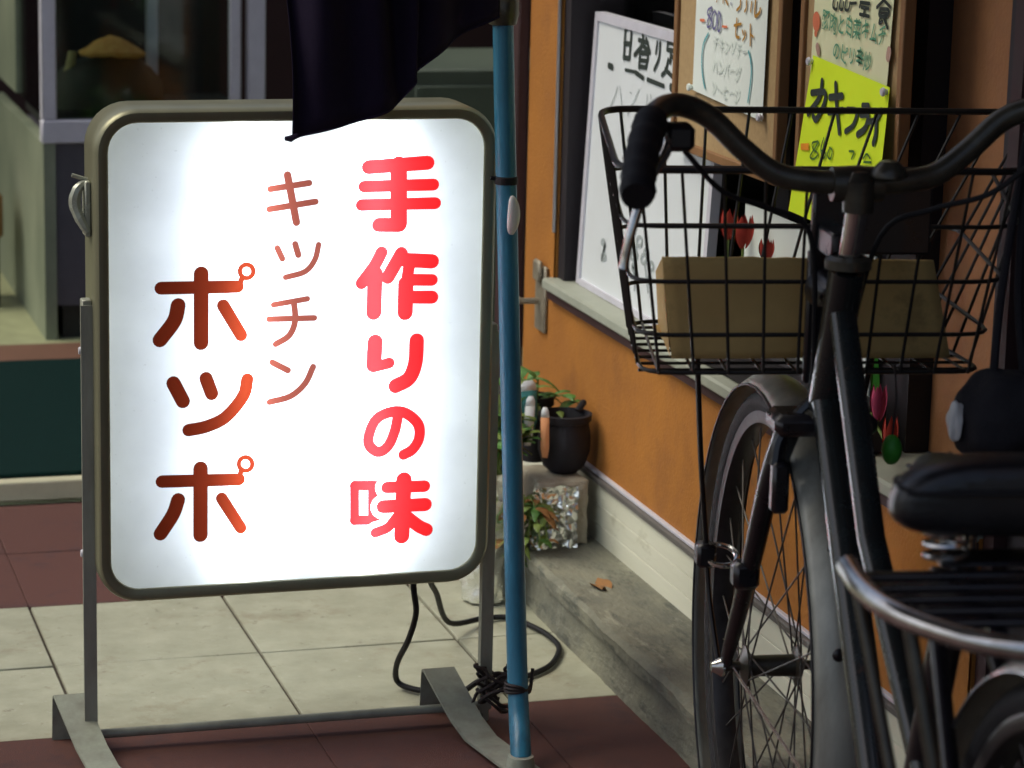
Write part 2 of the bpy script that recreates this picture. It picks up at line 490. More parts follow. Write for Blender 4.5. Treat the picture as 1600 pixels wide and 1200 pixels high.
# ------------------------------------------------------------------ lettering (strokes)
SIGN_TEXT = [  # tenths of a millimetre from the lower left corner of the panel: (stroke width, points)
 ('red', [[209,[[3746,6117],[4619,6166]]],[177,[[3683,5838],[4711,5846]]],[177,[[3648,5570],[4744,5574]]],[251,[[4190,6144],[4203,5287]]],[214,[[3908,5275],[4213,5268]]]], [], []),
 ('red', [[186,[[3952,4871],[3850,4677],[3662,4428]]],[232,[[3861,4564],[3849,3988]]],[205,[[4248,4845],[4052,4502]]],[214,[[4317,4749],[4711,4719]]],[177,[[4427,4453],[4716,4444]]],[195,[[4393,4198],[4721,4188]]],[232,[[4322,4399],[4319,3973]]],[177,[[4375,4719],[4323,4343]]]], [], []),
 ('red', [[232,[[3874,3551],[3859,3209]]],[167,[[3869,3180],[4090,3228]]],[223,[[4500,3548],[4486,3223],[4393,2987],[4191,2880]]]], [], []),
 ('red', [[163,[[4235,2448],[4188,2199],[4086,1974],[3940,1897],[3805,2008],[3803,2175],[3913,2400],[4142,2494],[4352,2464],[4544,2288],[4561,2077],[4466,1913],[4328,1836]]]], [], []),
 ('red', [[180,[[4081,1350],[4654,1340]]],[205,[[4027,1060],[4672,1058]]],[236,[[4339,1454],[4320,593]]],[155,[[4243,898],[4103,736],[3915,668]]],[198,[[4400,876],[4573,736],[4698,669]]]], [[139,[[3592,1412],[3598,866]]],[151,[[3592,1404],[3899,1391]]],[151,[[3598,876],[3906,862]]],[151,[[3867,1390],[3874,864]]]], [[353,[[4081,1350],[4654,1340]]],[378,[[4027,1060],[4672,1058]]],[409,[[4339,1454],[4320,593]]],[329,[[4243,898],[4103,736],[3915,668]]],[372,[[4400,876],[4573,736],[4698,669]]]]),
 ('brown', [[112,[[2557,6026],[2692,5341]]],[93,[[2308,5828],[2875,5905]]],[93,[[2296,5539],[2970,5634]]]], [], []),
 ('brown', [[88,[[2415,4977],[2490,4817]]],[93,[[2676,5026],[2724,4867]]],[84,[[3019,5008],[2968,4795],[2824,4622],[2538,4546]]]], [], []),
 ('brown', [[84,[[2363,4150],[2860,4222]]],[88,[[2298,3941],[2966,3938]]],[93,[[2663,4178],[2683,3905],[2596,3692],[2399,3572]]]], [], []),
 ('brown', [[93,[[2348,3305],[2581,3178]]],[93,[[2953,3215],[2836,2973],[2620,2792],[2313,2719]]]], [], []),
 ('dark', [[186,[[737,4442],[1840,4432]]],[214,[[1314,4633],[1313,3630]]],[214,[[983,4185],[927,3964],[720,3693]]],[186,[[1632,4164],[1893,3721]]],[70,[[2067,4647],[2060,4610],[2039,4579],[2007,4559],[1970,4552],[1933,4561],[1901,4583],[1880,4615],[1872,4653],[1880,4690],[1901,4721],[1932,4741],[1969,4747],[2007,4739],[2038,4717],[2060,4685],[2067,4647]]],[84,[[1905,4564],[1877,4463]]]], [], []),
 ('dark', [[205,[[911,3056],[1049,2783]]],[195,[[1383,3107],[1466,2878]]],[186,[[1984,3069],[1928,2830],[1676,2529],[1396,2399],[1131,2355]]]], [], []),
 ('dark', [[186,[[741,1611],[1865,1586]]],[214,[[1303,1777],[1302,782]]],[205,[[976,1327],[901,1115],[718,834]]],[177,[[1612,1317],[1895,854]]],[70,[[2063,1808],[2055,1770],[2034,1739],[2002,1718],[1964,1713],[1926,1722],[1894,1746],[1872,1779],[1865,1818],[1872,1856],[1894,1888],[1926,1908],[1963,1914],[2001,1904],[2033,1881],[2055,1847],[2063,1808]]],[84,[[1903,1728],[1875,1624]]]], [], []),
]
WHITEBOARD_INK = [  # millimetres: (ink, stroke width, points along the board and above the ground)
 ('k',9.9,[[196,991],[194,941]]),
 ('k',9.9,[[196,991],[227,993],[223,943]]),
 ('k',9,[[193,966],[224,968]]),
 ('k',9,[[192,942],[221,943]]),
 ('k',8.1,[[268,979],[314,979]]),
 ('k',9,[[288,993],[286,973],[249,952]]),
 ('k',9,[[286,973],[326,964]]),
 ('k',8.1,[[306,984],[326,966]]),
 ('k',9,[[277,958],[275,934]]),
 ('k',9,[[277,958],[316,960],[311,937]]),
 ('k',7.2,[[275,946],[312,948]]),
 ('k',8.1,[[275,935],[311,937]]),
 ('k',7.2,[[362,984],[357,966]]),
 ('k',8.1,[[376,984],[373,959],[353,938]]),
 ('k',7.2,[[413,989],[456,990]]),
 ('k',7.2,[[413,984],[411,977]]),
 ('k',8.1,[[414,977],[449,978]]),
 ('k',8.1,[[431,978],[429,958]]),
 ('k',7.2,[[432,967],[452,968]]),
 ('k',8.1,[[419,961],[408,942],[391,933]]),
 ('k',9,[[407,944],[442,936]]),
 ('k',11.7,[[115,920],[134,919]]),
 ('k',6.3,[[205,922],[263,924]]),
 ('k',9,[[259,923],[299,918]]),
 ('k',8.1,[[320,918],[362,917],[403,916]]),
 ('k',14.4,[[437,918],[454,915]]),
 ('g',2.7,[[167,889],[150,868],[123,841]]),
 ('g',2.7,[[178,891],[201,845]]),
 ('g',2.7,[[234,887],[241,886]]),
 ('g',2.7,[[225,863],[227,846]]),
 ('g',2.7,[[280,897],[227,848]]),
 ('g',2.7,[[287,865],[263,846]]),
 ('g',2.7,[[323,893],[322,869]]),
 ('g',2.7,[[340,895],[343,888]]),
 ('g',2.7,[[309,817],[275,798]]),
 ('g',2.7,[[275,798],[287,792]]),
 ('g',3.6,[[295,786],[319,791],[283,763]]),
 ('g',2.7,[[344,821],[352,808],[343,795]]),
 ('g',2.7,[[372,820],[367,805]]),
]
WHITEBOARD_DOODLES = [  # millimetres: (ink, stroke width, points along the board and above the ground)
 ('g',6.3,[[130,613],[129,610],[125,608],[120,607],[115,608],[114,610],[115,613],[119,615],[124,616],[128,615],[130,613]]),
 ('g',6.3,[[139,589],[137,586],[131,583],[124,582],[118,582],[116,585],[118,588],[123,591],[131,592],[136,591],[139,589]]),
 ('g',6.3,[[326,647],[324,642],[318,638],[309,637],[302,638],[299,642],[301,647],[308,651],[316,652],[323,651],[326,647]]),
 ('g',6.3,[[305,619],[303,614],[294,610],[284,608],[275,609],[272,613],[274,618],[283,622],[293,624],[302,623],[305,619]]),
 ('g',6.3,[[352,622],[350,617],[343,613],[335,611],[328,613],[325,617],[327,622],[334,626],[342,627],[349,626],[352,622]]),
 ('g',6.3,[[301,599],[299,595],[294,591],[288,590],[282,591],[280,595],[281,599],[286,602],[293,603],[299,602],[301,599]]),
 ('g',6.3,[[389,615],[387,611],[381,608],[374,606],[368,608],[365,611],[367,615],[373,619],[380,620],[386,619],[389,615]]),
 ('g',6.3,[[311,586],[309,582],[304,579],[296,578],[290,579],[288,582],[290,586],[295,589],[302,590],[308,589],[311,586]]),
 ('g',6.3,[[381,591],[380,587],[375,585],[370,584],[365,585],[363,588],[364,591],[369,594],[374,595],[379,594],[381,591]]),
 ('g',6.3,[[359,633],[358,630],[352,627],[346,626],[341,627],[338,630],[340,633],[345,636],[351,637],[357,636],[359,633]]),
 ('k',8.1,[[132,608],[118,581]]),
 ('g',6.3,[[298,636],[298,560]]),
 ('g',5.4,[[343,615],[367,568]]),
 ('k',7.2,[[286,597],[304,582]]),
]
SET_MENU_INK = [  # millimetres: (ink, stroke width, points along the board and above the ground)
 ('b',3.8,[[182,1071],[167,1066],[165,1059],[180,1052],[181,1044],[169,1039],[164,1044],[170,1053],[181,1064],[179,1070]]),
 ('b',3.8,[[195,1067],[186,1058],[188,1043],[195,1039],[204,1045],[205,1060],[195,1067]]),
 ('b',3.8,[[213,1067],[210,1052],[212,1039],[219,1038],[223,1045],[222,1061],[213,1067]]),
 ('r',4.5,[[134,1047],[151,1048]]),
 ('r',3.8,[[231,1046],[250,1047]]),
 ('o',4.5,[[281,1052],[309,1057]]),
 ('o',4.5,[[291,1063],[289,1038],[303,1036]]),
 ('o',3.8,[[315,1048],[320,1042]]),
 ('o',3.8,[[326,1048],[329,1042],[319,1033]]),
 ('o',4.5,[[347,1059],[350,1029]]),
 ('o',3.8,[[350,1045],[361,1042]]),
 ('o',4.5,[[303,1092],[302,1083],[289,1076]]),
 ('o',4.5,[[327,1094],[328,1083],[322,1077]]),
 ('o',4.5,[[349,1093],[346,1079]]),
 ('o',5.2,[[364,1097],[364,1074],[381,1080],[384,1086]]),
 ('o',3,[[204,1086],[202,1081]]),
 ('o',3.8,[[231,1091],[230,1082]]),
 ('o',3.8,[[238,1089],[250,1081]]),
 ('b',3,[[263,1085],[265,1082]]),
 ('t',4.5,[[171,1029],[153,1013],[147,993],[149,973],[157,955],[165,944]]),
 ('t',4.5,[[344,1019],[354,1007],[359,989],[356,966],[350,944]]),
]
DAILY_MENU_INK = [  # millimetres: (ink, stroke width, points along the board and above the ground)
 ('k',5.1,[[248,1126],[278,1127]]),
 ('k',5.1,[[249,1125],[246,1120]]),
 ('k',5.1,[[252,1120],[276,1120]]),
 ('k',5.1,[[262,1120],[261,1109]]),
 ('k',5.1,[[248,1110],[278,1110]]),
 ('k',5.1,[[325,1136],[303,1124]]),
 ('k',5.1,[[326,1135],[346,1128]]),
 ('k',5.1,[[315,1123],[340,1124],[336,1115],[312,1114],[315,1123]]),
 ('k',4.2,[[316,1118],[338,1119]]),
 ('k',5.1,[[317,1114],[313,1104],[323,1107]]),
 ('k',5.1,[[327,1112],[340,1100]]),
 ('k',4.2,[[156,1124],[155,1112],[168,1110],[170,1119]]),
 ('k',4.2,[[180,1126],[179,1112],[189,1112],[191,1121]]),
 ('k',4.2,[[200,1127],[197,1113],[209,1113],[213,1123]]),
 ('k',4.2,[[216,1122],[234,1124]]),
 ('r',25.5,[[98,1088],[99,1085]]),
 ('r',10.2,[[98,1070],[98,1070]]),
 ('p',11.9,[[106,1052],[111,1045]]),
 ('p',13.6,[[349,1070],[347,1062]]),
]
OYSTER_MENU_INK = [  # millimetres: (ink, stroke width, points along the board and above the ground)
 ('k',9.6,[[137,1007],[130,983],[92,955]]),
 ('k',9.6,[[102,986],[148,992],[147,975],[123,951],[111,954]]),
 ('k',10.4,[[167,987],[209,994]]),
 ('k',9.6,[[165,966],[214,975]]),
 ('k',9.6,[[185,1008],[191,980],[205,943]]),
 ('k',8,[[230,978],[261,979],[251,959],[226,947]]),
 ('k',8.8,[[280,989],[299,991]]),
 ('k',9.6,[[274,976],[299,978],[291,960],[267,948]]),
 ('k',8.8,[[341,990],[326,976],[304,970]]),
 ('k',9.6,[[326,977],[326,956],[320,943]]),
 ('d',3.2,[[132,921],[113,916],[117,908],[134,904],[121,895],[107,896],[120,908],[135,920]]),
 ('d',3.2,[[152,928],[144,911],[153,900],[162,908],[147,910]]),
 ('d',3.2,[[175,918],[168,906],[179,903],[184,915],[175,918]]),
 ('d',3.2,[[242,922],[258,923],[251,913]]),
 ('d',3.2,[[289,918],[300,926],[312,922]]),
 ('d',3.2,[[292,914],[316,917]]),
]

# ------------------------------------------------------------------ ground, tiles, step
g = MB().grid(lambda u, v: ((u - .5) * 500, (v - .5) * 500, -0.03), 4, 4).build('ground', M['asphalt'])
tag(g, kind='structure')

T = 0.335                                     # tile module
pav = MB().box(-2.2, 1.40, 0.9, 5.33, -0.025, -0.006).build('pavement', M['grout'])
tag(pav, kind='structure')
tile = {}
for k, gapw in (('beige', 0.0028), ('red', 0.0005)):
    tile[k] = MB().box(-T / 2 + gapw, T / 2 - gapw, -T / 2 + gapw, T / 2 - gapw, -0.008, 0.0, 0.0012).mesh('tile', M[k])
rng = random.Random(4)
X0, Y0 = 0.548, 3.952                         # a joint crossing: near edge of the beige band
rows = list(range(-8, 4))
for r in rows:
    y = Y0 + (r + .5) * T
    k = 'beige' if r in (0, 1) else 'red'
    for c in range(-8, 3):
        x = X0 + (c + .5) * T
        if x > 1.40 or x < -2.1:
            continue
        put('tile', tile[k], pav, (x, y, rng.uniform(-.0006, .0006)), (rng.uniform(-.002, .002), rng.uniform(-.002, .002), 0))
# narrow cut tiles along the kerb and along the entrance step
xe = X0 + 2.5 * T + T / 2
for r in rows:
    y = Y0 + (r + .5) * T
    k = 'beige' if r in (0, 1) else 'red'
yl = Y0 + 4 * T

def kerb_pt(u, v):
    prof = [(1.386, -0.02), (1.391, 0.03), (1.394, 0.066), (1.380, 0.073), (1.377, 0.094), (1.386, 0.101), (1.46, 0.102), (1.535, 0.102)]  # lip near the top is shaped to cast a shadow line
    s = u * (len(prof) - 1)
    i = min(int(s), len(prof) - 2)
    t = s - i
    x = prof[i][0] * (1 - t) + prof[i + 1][0] * t
    z = prof[i][1] * (1 - t) + prof[i + 1][1] * t
    y = 0.9 + v * 4.42
    d = noise.noise(Vector((x * 14, y * 9, z * 14)))
    e = noise.noise(Vector((x * 45, y * 40, z * 45 + 7)))
    edge = max(0.0, 1 - abs(u - .60) * 6)
    x += (d * .004 + e * .0015) * (1 if u < .8 else 0) + edge * max(0, d) * .006
    z += (d * .003 + e * .001) * (1 if 0 < u < .9 else 0) - edge * max(0, d) * .005
    return (x, y, z)
kerb = MB().grid(kerb_pt, 35, 300).build('kerb', M['concrete'])
tag(kerb, 'worn grey concrete kerb along the foot of the orange wall', None, kind='structure')

step = MB().box(-2.2, 1.372, 5.325, 9.0, -0.02, 0.036).box(1.372, 3.2, 5.325, 9.0, -0.02, 0.0355).build('entrance_floor', M['entry'])
tag(step, kind='structure')
nose = MB().box(-2.2, 1.55, 5.315, 5.352, 0.002, 0.041, 0.003).build('step_edge', M['cream'], step)
sill_strip = MB().box(-2.2, 2.9, 6.43, 6.63, 0.030, 0.044, 0.002).build('threshold_strip', M['threshold'], step)

dm = MB().box(-0.9, 1.45, 5.356, 6.425, 0.037, 0.049, 0.003).build('door_mat', M['mat_teal'])
tag(dm, 'dark teal ribbed door mat on the entrance step behind the sign', 'door mat')

# ------------------------------------------------------------------ the shop building
shop = empty('shop_building', (1.6, 4, 0))
tag(shop, 'orange plastered shop front with display window and white board plinth', 'building')
def kid(mb, name, m, parent=shop):
    """child given in world coordinates"""
    o = mb.build(name, m)
    o.parent = parent
    if parent.type == 'EMPTY':              # meshes made here sit at the world origin
        o.matrix_parent_inverse = (Matrix.Translation(parent.location) @ parent.rotation_euler.to_matrix().to_4x4()).inverted()
    return o
XW = 1.532
wall = MB()
def plaster(y0, y1, z0, z1, x=XW):
    ny, nz = max(2, int((y1 - y0) / .03)), max(2, int((z1 - z0) / .03))
    def fn(u, v):
        y, z = y0 + u * (y1 - y0), z0 + v * (z1 - z0)
        e = min(u, 1 - u, v, 1 - v) > 1e-6
        return (x + (noise.noise(Vector((y * 6, z * 6, 3))) * .0025 if e else 0), y, z)
    wall.grid(fn, ny, nz)
plaster(3.03, 4.97, 0.222, 0.505)
plaster(4.79, 4.97, 0.505, 2.6)
plaster(3.03, 4.79, 1.62, 2.6)
plaster(0.9, 3.03, 2.15, 2.6)
plaster(0.9, 2.05, 0.222, 2.15)
wall.box(XW + .004, XW + .12, 3.03, 4.968, 0.10, 0.500)
wall.box(XW + .004, XW + .12, 4.792, 4.968, 0.5, 2.6)
wall.box(XW + .004, XW + .12, 3.03, 4.79, 1.622, 2.6)
wall.box(XW + .004, XW + .12, 0.9, 3.03, 2.152, 2.6)
wall.box(XW + .004, XW + .12, 0.9, 2.05, 0.0, 2.15)
kid(MB().box(1.640, 1.66, 3.187, 3.408, 0.516, 1.62, .002), 'pier', M['pier'])
kid(MB().box(1.615, 1.66, 3.031, 3.186, 0.516, 1.62), 'side_panel', M['dark_wood'])
kid(MB().box(1.630, 1.6395, 3.188, 3.194, .80, 1.62), 'corner_strip', M['alu'])
wl = kid(wall, 'wall', M['orange'])
for i in range(3):
    z0 = 0.098 + i * .0355
    for (a, b) in ((3.03, 3.92), (3.923, 4.97)):
        kid(MB().box(1.524, 1.552, a, b, z0, z0 + .0349, .0012), 'plinth_board', M['board_white'])
kid(MB().box(1.518, 1.56, 3.03, 4.975, 0.2065, 0.2175, .002), 'plinth_cap', M['cap'])
kid(MB().box(1.5245, 1.56, 3.03, 4.972, 0.2176, 0.2235, .001), 'drip_strip', M['alu_dull'])
kid(MB().box(1.512, 1.68, 3.031, 4.80, 0.494, 0.515, .004), 'window_sill', M['sill'])
kid(MB().box(1.520, 1.56, 3.031, 4.79, 0.478, 0.4938), 'sill_shadow_strip', M['redbrown'])  # dark strip standing in for the shadow under the sill
fr = MB()
fr.box(1.540, 1.66, 4.752, 4.789, 0.516, 1.62)
fr.box(1.606, 1.66, 3.409, 3.53, 0.516, 1.62)
fr.box(1.607, 1.66, 3.53, 4.752, 0.516, 0.55)
fr.box(1.607, 1.66, 3.53, 4.752, 1.56, 1.619)
fr.box(1.62, 1.66, 3.90, 3.95, 0.55, 1.56)
kid(fr, 'window_frame', M['dark_wood'])
kid(MB().box(1.5285, 1.5315, 4.786, 4.795, 0.60, 1.62), 'corner_strip', M['alu'])
kid(MB().box(1.640, 1.644, 3.53, 3.90, 0.55, 1.56), 'window_pane', M['glass'])
kid(MB().box(1.640, 1.644, 3.95, 4.752, 0.55, 1.56), 'window_pane', M['glass'])
kid(MB().box(1.95, 1.97, 3.0, 4.96, 0.1, 2.6).box(1.66, 1.95, 4.93, 4.96, .1, 2.6).box(1.66, 1.95, 3.0, 3.03, .1, 2.6).box(1.66, 1.95, 3.03, 4.93, 2.4, 2.45).box(1.66, 1.95, 3.03, 4.93, .1, .14), 'room_backing', M['case_dark'])
kid(MB().tube([(1.70, 3.45, 1.06), (1.70, 4.74, 1.06)], 0.012).box(1.695, 1.715, 3.45, 4.74, 1.02, 1.30), 'inner_valance', M['stool'])
# dark door right of the window
door = kid(MB().box(1.556, 1.60, 2.08, 3.00, 0.105, 2.12, .004), 'door', M['dark_wood'])
kid(MB().box(1.546, 1.558, 2.16, 2.52, 0.30, 1.0, .004).box(1.546, 1.558, 2.58, 2.92, 0.30, 1.0, .004).box(1.546, 1.558, 2.16, 2.92, 1.1, 2.0, .004), 'door_panel', M['dark_wood'], door)
kid(MB().box(1.540, 1.62, 3.00, 3.028, 0.102, 2.15).box(1.540, 1.62, 2.052, 2.08, 0.102, 2.15).box(1.541, 1.62, 2.08, 3.0, 2.121, 2.149), 'door_frame', M['redbrown'])
kid(MB().box(1.525, 1.56, 0.9, 2.05, 0.098, 0.22, .002), 'plinth_board', M['board_white'])
# return wall at the entrance, soffit and back wall of the recess
kid(MB().box(1.512, 1.535, 4.98, 5.10, 0.0, 2.6, .003), 'corner_post', M['redbrown'])
kid(MB().box(1.653, 3.2, 4.93, 5.10, 0.03, 2.6), 'return_wall', M['redbrown'])
kid(MB().box(-2.2, 3.2, 8.2, 9.0, 2.42, 2.6), 'soffit', M['soffit'])
kid(MB().box(-2.2, 3.2, 8.6, 8.8, 0.03, 2.42), 'back_wall', M['redbrown'])
kid(MB().box(3.0, 3.2, 5.1, 8.6, 0.03, 2.42), 'side_wall', M['redbrown'])

# added unseen roof, placed to shade the bicycle and the window's right half
shade_roof = empty('added_shade_roof', (0.0, 2.4, 2.5))
tag(shade_roof, 'added unseen flat roof that shades the bicycle and the shop door', 'canopy')
kid(MB().box(-1.6, 1.53, 1.5, 3.68, 2.52, 2.60, .01), 'shade_sheet', M['soffit'], shade_roof)
for yy in (1.55, 2.6, 3.62):
    kid(MB().box(-1.58, 1.53, yy, yy + .05, 2.46, 2.519), 'beam', M['alu_dull'], shade_roof)
for yy in (1.55, 3.62):
    kid(MB().tube([(-1.5, yy + .025, -.02), (-1.5, yy + .025, 2.46)], .03, 14), 'column', M['alu_dull'], shade_roof)

# wall bracket beside the window
br = empty('wall_bracket', (1.525, 4.85, 0.40))
tag(br, 'small grey metal hook bracket on the orange wall left of the window', 'bracket')
kid(MB().box(1.523, 1.531, 4.815, 4.875, 0.405, 0.53, .003), 'back_plate', M['bracket'], br)
kid(MB().box(1.513, 1.5235, 4.825, 4.862, 0.50, 0.54, .004), 'upper_lug', M['bracket'], br)
kid(MB().tube([(1.524, 4.845, 0.462), (1.49, 4.85, 0.462), (1.478, 4.852, 0.468)], 0.006), 'hook_arm', M['bracket'], br)

# ------------------------------------------------------------------ display case in the recess
case = empty('display_case', (1.1, 6.9, 0.036))
tag(case, 'glass food display case with aluminium frame on a dark cabinet', 'display case')
CX0, CX1, CY0, CY1 = 0.845, 1.388, 6.70, 7.30
kid(MB().box(CX0 + .03, CX1, CY0 + .012, CY1, 0.12, 0.518), 'cabinet', M['cabinet'], case)
kid(MB().box(CX0 + .045, CX1 - .02, CY0 + .03, CY1 - .02, 0.036, 0.12), 'toe_kick', M['case_dark'], case)
kid(MB().box(CX0, CX0 + .029, CY0 + .006, CY1 + .5, 0.036, 0.519), 'side_panel', M['cabinet_green'], case)
kid(MB().box(CX0, CX0 + .02, CY1 - .05, CY1 + .5, 0.58, 1.6), 'upper_side_panel', M['cabinet_green'], case)
kid(MB().box(CX0 + .008, CX0 + .012, CY0 + .041, CY1 - .052, 0.577, 1.6), 'pane', M['glass'], case)
kid(MB().box(CX0 - .004, CX1, CY0, CY0 + .04, 0.52, 0.576, .003), 'bottom_rail', M['alu_dull'], case)
for a, b in ((CX0 - .003, CX0 + .033), (1.302, 1.328), (1.346, 1.389)):
    kid(MB().box(a, b, CY0 + .001, CY0 + .039, 0.5765, 1.6, .003), 'post', M['alu_dull'], case)
kid(MB().box(1.19, 1.22, CY1 - .03, CY1, 0.60, 1.6, .003), 'post', M['alu_dull'], case)  # pale upright standing in for a reflection inside the case
kid(MB().box(CX0 + .03, CX1, CY0 + .041, CY1, 0.535, 0.570), 'case_floor', M['case_dark'], case)
kid(MB().box(CX0 + .021, CX1, CY1, CY1 + .02, 0.57, 1.6), 'case_back', M['case_dark'], case)
kid(MB().box(CX0 - .003, CX1, CY0, CY0 + .04, 1.601, 1.64, .003), 'top_rail', M['alu_dull'], case)
kid(MB().box(CX0 + .034, 1.3015, CY0 + .018, CY0 + .022, 0.577, 1.60), 'pane', M['glass'], case)

def lumpy(cx, cy, cz, rx, ry, rz, seed, amp=.15, n=20, freq=3.0, flatb=True):
    mb = MB()
    def fn(u, v):
        th, ph = u * 2 * math.pi, (v - .5) * math.pi
        d = Vector((math.cos(ph) * math.cos(th), math.cos(ph) * math.sin(th), math.sin(ph)))
        k = 1 + amp * noise.noise(d * freq + Vector((seed, seed * 2, 0)))
        z = d.z * rz * k
        if flatb:
            z = max(z, -rz * .35)
        return (cx + d.x * rx * k, cy + d.y * ry * k, cz + z)
    return mb.grid(fn, n, n // 2)
mound = lumpy(1.025, 6.86, 0.62, 0.14, 0.10, 0.105, 3).build('dark_dish', M['food_dark'])
tag(mound, 'dark heaped display dish behind the glass of the case', 'food model')
def crust(u, v):
    th = u * 2 * math.pi
    r = v
    x = r * math.cos(th) * .083
    y = r * math.sin(th) * .055
    z = .048 * (1 - r ** 1.6) + .012 * max(0, r - .7) * 3 * (1.0 if math.cos(th) < 0 else .4) + .006 * noise.noise(Vector((x * 60, y * 60, 1)))
    return (1.028 + x, 6.80 + y, 0.722 + z)
cr = MB().grid(crust, 26, 9)
cr = cr.build('fried_cutlet', M['food'])
md = cr.modifiers.new('thick', 'SOLIDIFY'); md.thickness = 0.012
tag(cr, 'golden brown crusty cutlet model on top of the dark dish', 'food model')
st = MB().tube([(0.915, 6.84, 0.645), (0.930, 6.84, 0.69), (0.936, 6.84, 0.728)], [.011, .013, .011]).build('food_stick', M['food_stick'])
tag(st, 'pale yellow stick standing left of the dark dish in the case', 'food model')
prop = MB().box(0.98, 1.08, 6.90, 6.98, 0.57, 0.60).build('dish_stand', M['case_dark'])
tag(prop, 'low dark stand under the heaped display dish', 'stand')
sb = empty('wooden_stool', (0.74, 7.19, 0.036))
tag(sb, 'low brown wooden stool at the left end of the display case', 'stool')
kid(MB().box(0.62, 0.795, 7.14, 7.34, 0.215, 0.335, .010), 'seat', M['stool'], sb)
for (a, b) in ((.625, 7.15), (.765, 7.15), (.625, 7.31), (.765, 7.31)):
    kid(MB().box(a, a + .02, b, b + .02, 0.036, 0.215), 'leg', M['dark_wood'], sb)
cn = empty('grey_green_cabinet', (1.9, 6.6, 0.036))
tag(cn, 'grey green cabinet in the dim entrance behind the blue pole', 'cabinet')
kid(MB().box(1.66, 2.35, 6.45, 6.95, 0.036, 0.72, .006), 'body', M['grey_green'], cn)
kid(MB().box(1.70, 1.99, 6.442, 6.4495, 0.08, 0.68, .003), 'door_panel', M['grey_green'], cn)
kid(MB().box(2.02, 2.31, 6.442, 6.4495, 0.08, 0.68, .003), 'door_panel', M['grey_green'], cn)

# ------------------------------------------------------------------ illuminated stand sign
def rrect(x0, x1, z0, z1, r, y, n=8):
    out = []
    for cx, cz, a in ((x1 - r, z1 - r, 0), (x0 + r, z1 - r, 90), (x0 + r, z0 + r, 180), (x1 - r, z0 + r, 270)):
        for i in range(n + 1):
            t = R(a + 90 * i / n)
            out.append((cx + r * math.cos(t), y, cz + r * math.sin(t)))
    return out
SX0, SX1, SZ0, SZ1, SY = 0.555, 1.142, 0.232, 0.950, 3.85
sign = empty('stand_sign', (0.848, 3.90, 0))
tag(sign, 'illuminated white stand sign with red and brown Japanese lettering', 'sign')
prof = [(0, .010), (.0025, .003), (.006, 0), (.0165, 0), (.0195, .002), (.021, .008), (.021, .098), (.0195, .104), (.0165, .106), (.006, .106), (.0025, .103), (0, .096)]
fb = MB().loops([rrect(SX0 + i, SX1 - i, SZ0 + i, SZ1 - i, max(.012, .062 - i), SY + y) for i, y in prof], smooth=True)
kid(fb, 'frame', M['sign_metal'], sign)
def panel(y):
    mb = MB()
    lp = rrect(SX0 + .0205, SX1 - .0205, SZ0 + .0205, SZ1 - .0205, .042, y, 8)
    mb.add(lp, [tuple(range(len(lp)))])
    return mb
fp = kid(panel(SY + .005), 'front_panel', M['acrylic'], sign)
kid(panel(SY + .101), 'rear_panel', M['acrylic'], sign)
for x in (0.775, 0.960):
    tb = kid(MB().tube([(x, SY + .037, 0.27), (x, SY + .037, 0.915)], .0130, 14), 'lamp_tube', M['tube'], sign)
    for za, zb in ((0.2545, 0.2695), (0.9155, 0.9275)):
        kid(MB().box(x - .010, x + .010, SY + .030, SY + .050, za, zb), 'lamp_holder', M['white_plastic'], tb)
for ink, a, b, gp in SIGN_TEXT:
    f = lambda rows: [p for wd, pts in rows for p in stroke_polys(wd * 1e-4, [(x * 1e-4, z * 1e-4) for x, z in pts])]
    ov, tris = union_tris(f(a), f(b), f(gp))
    mb = MB().add([(0.575 + p.x, SY + .0035, 0.25 + p.y) for p in ov], tris)
    kid(mb, 'character', M['film_' + ink], fp)
for sx, x in ((-1, SX0 - .0075), (1, SX1 + .0075)):
    post = MB().box(x - .007, x + .007, SY + .030, SY + .052, 0.0, 0.675 if sx < 0 else 0.62, .0015)
    post.box(x - .0095, x + .0095, SY + .027, SY + .030, 0.02, 0.668 if sx < 0 else .61)
    po = kid(post, 'post', M['sign_steel'], sign)
    for zb in (0.30, 0.60):
        kid(MB().lathe([(0, -.003), (.005, -.003), (.006, 0), (.006, .003)], (x + sx * .008, SY + .041, zb), 'x', 12), 'bolt', M['alu_dull'], po)
def foot(xr, xf, w):
    """bent flat bar: rear flap, slope, then flat to the front"""
    pr = [(3.940, 0.0), (3.936, 0.066), (3.930, 0.070), (3.83, 0.022), (3.78, 0.008), (3.52, 0.006), (3.515, 0.0)]
    mb = MB()
    v = []
    for t in (0, .004):
        for (y, z) in pr:
            k = (3.94 - y) / .26
            x = xr + (xf - xr) * min(1.6, k)
            v += [(x, y, z + t), (x + w, y, z + t)]
    n = len(pr)
    f = []
    for i in range(n - 1):
        a, b = 2 * i, 2 * i + 2
        o = 2 * n
        f += [(a, a + 1, b + 1, b), (a + o, b + o, b + o + 1, a + o + 1), (a, b, b + o, a + o), (a + 1, a + o + 1, b + o + 1, b + 1)]
    return mb.add(v, f)
kid(foot(0.498, 0.545, .046), 'foot', M['foot_steel'], sign)
kid(foot(1.062, 1.106, .050), 'foot', M['foot_steel'], sign)
kid(MB().tube([(SX0 - .007, 3.885, 0.024), (SX1 + .007, 3.885, 0.024)], .007, 10), 'crossbar', M['sign_steel'], sign)
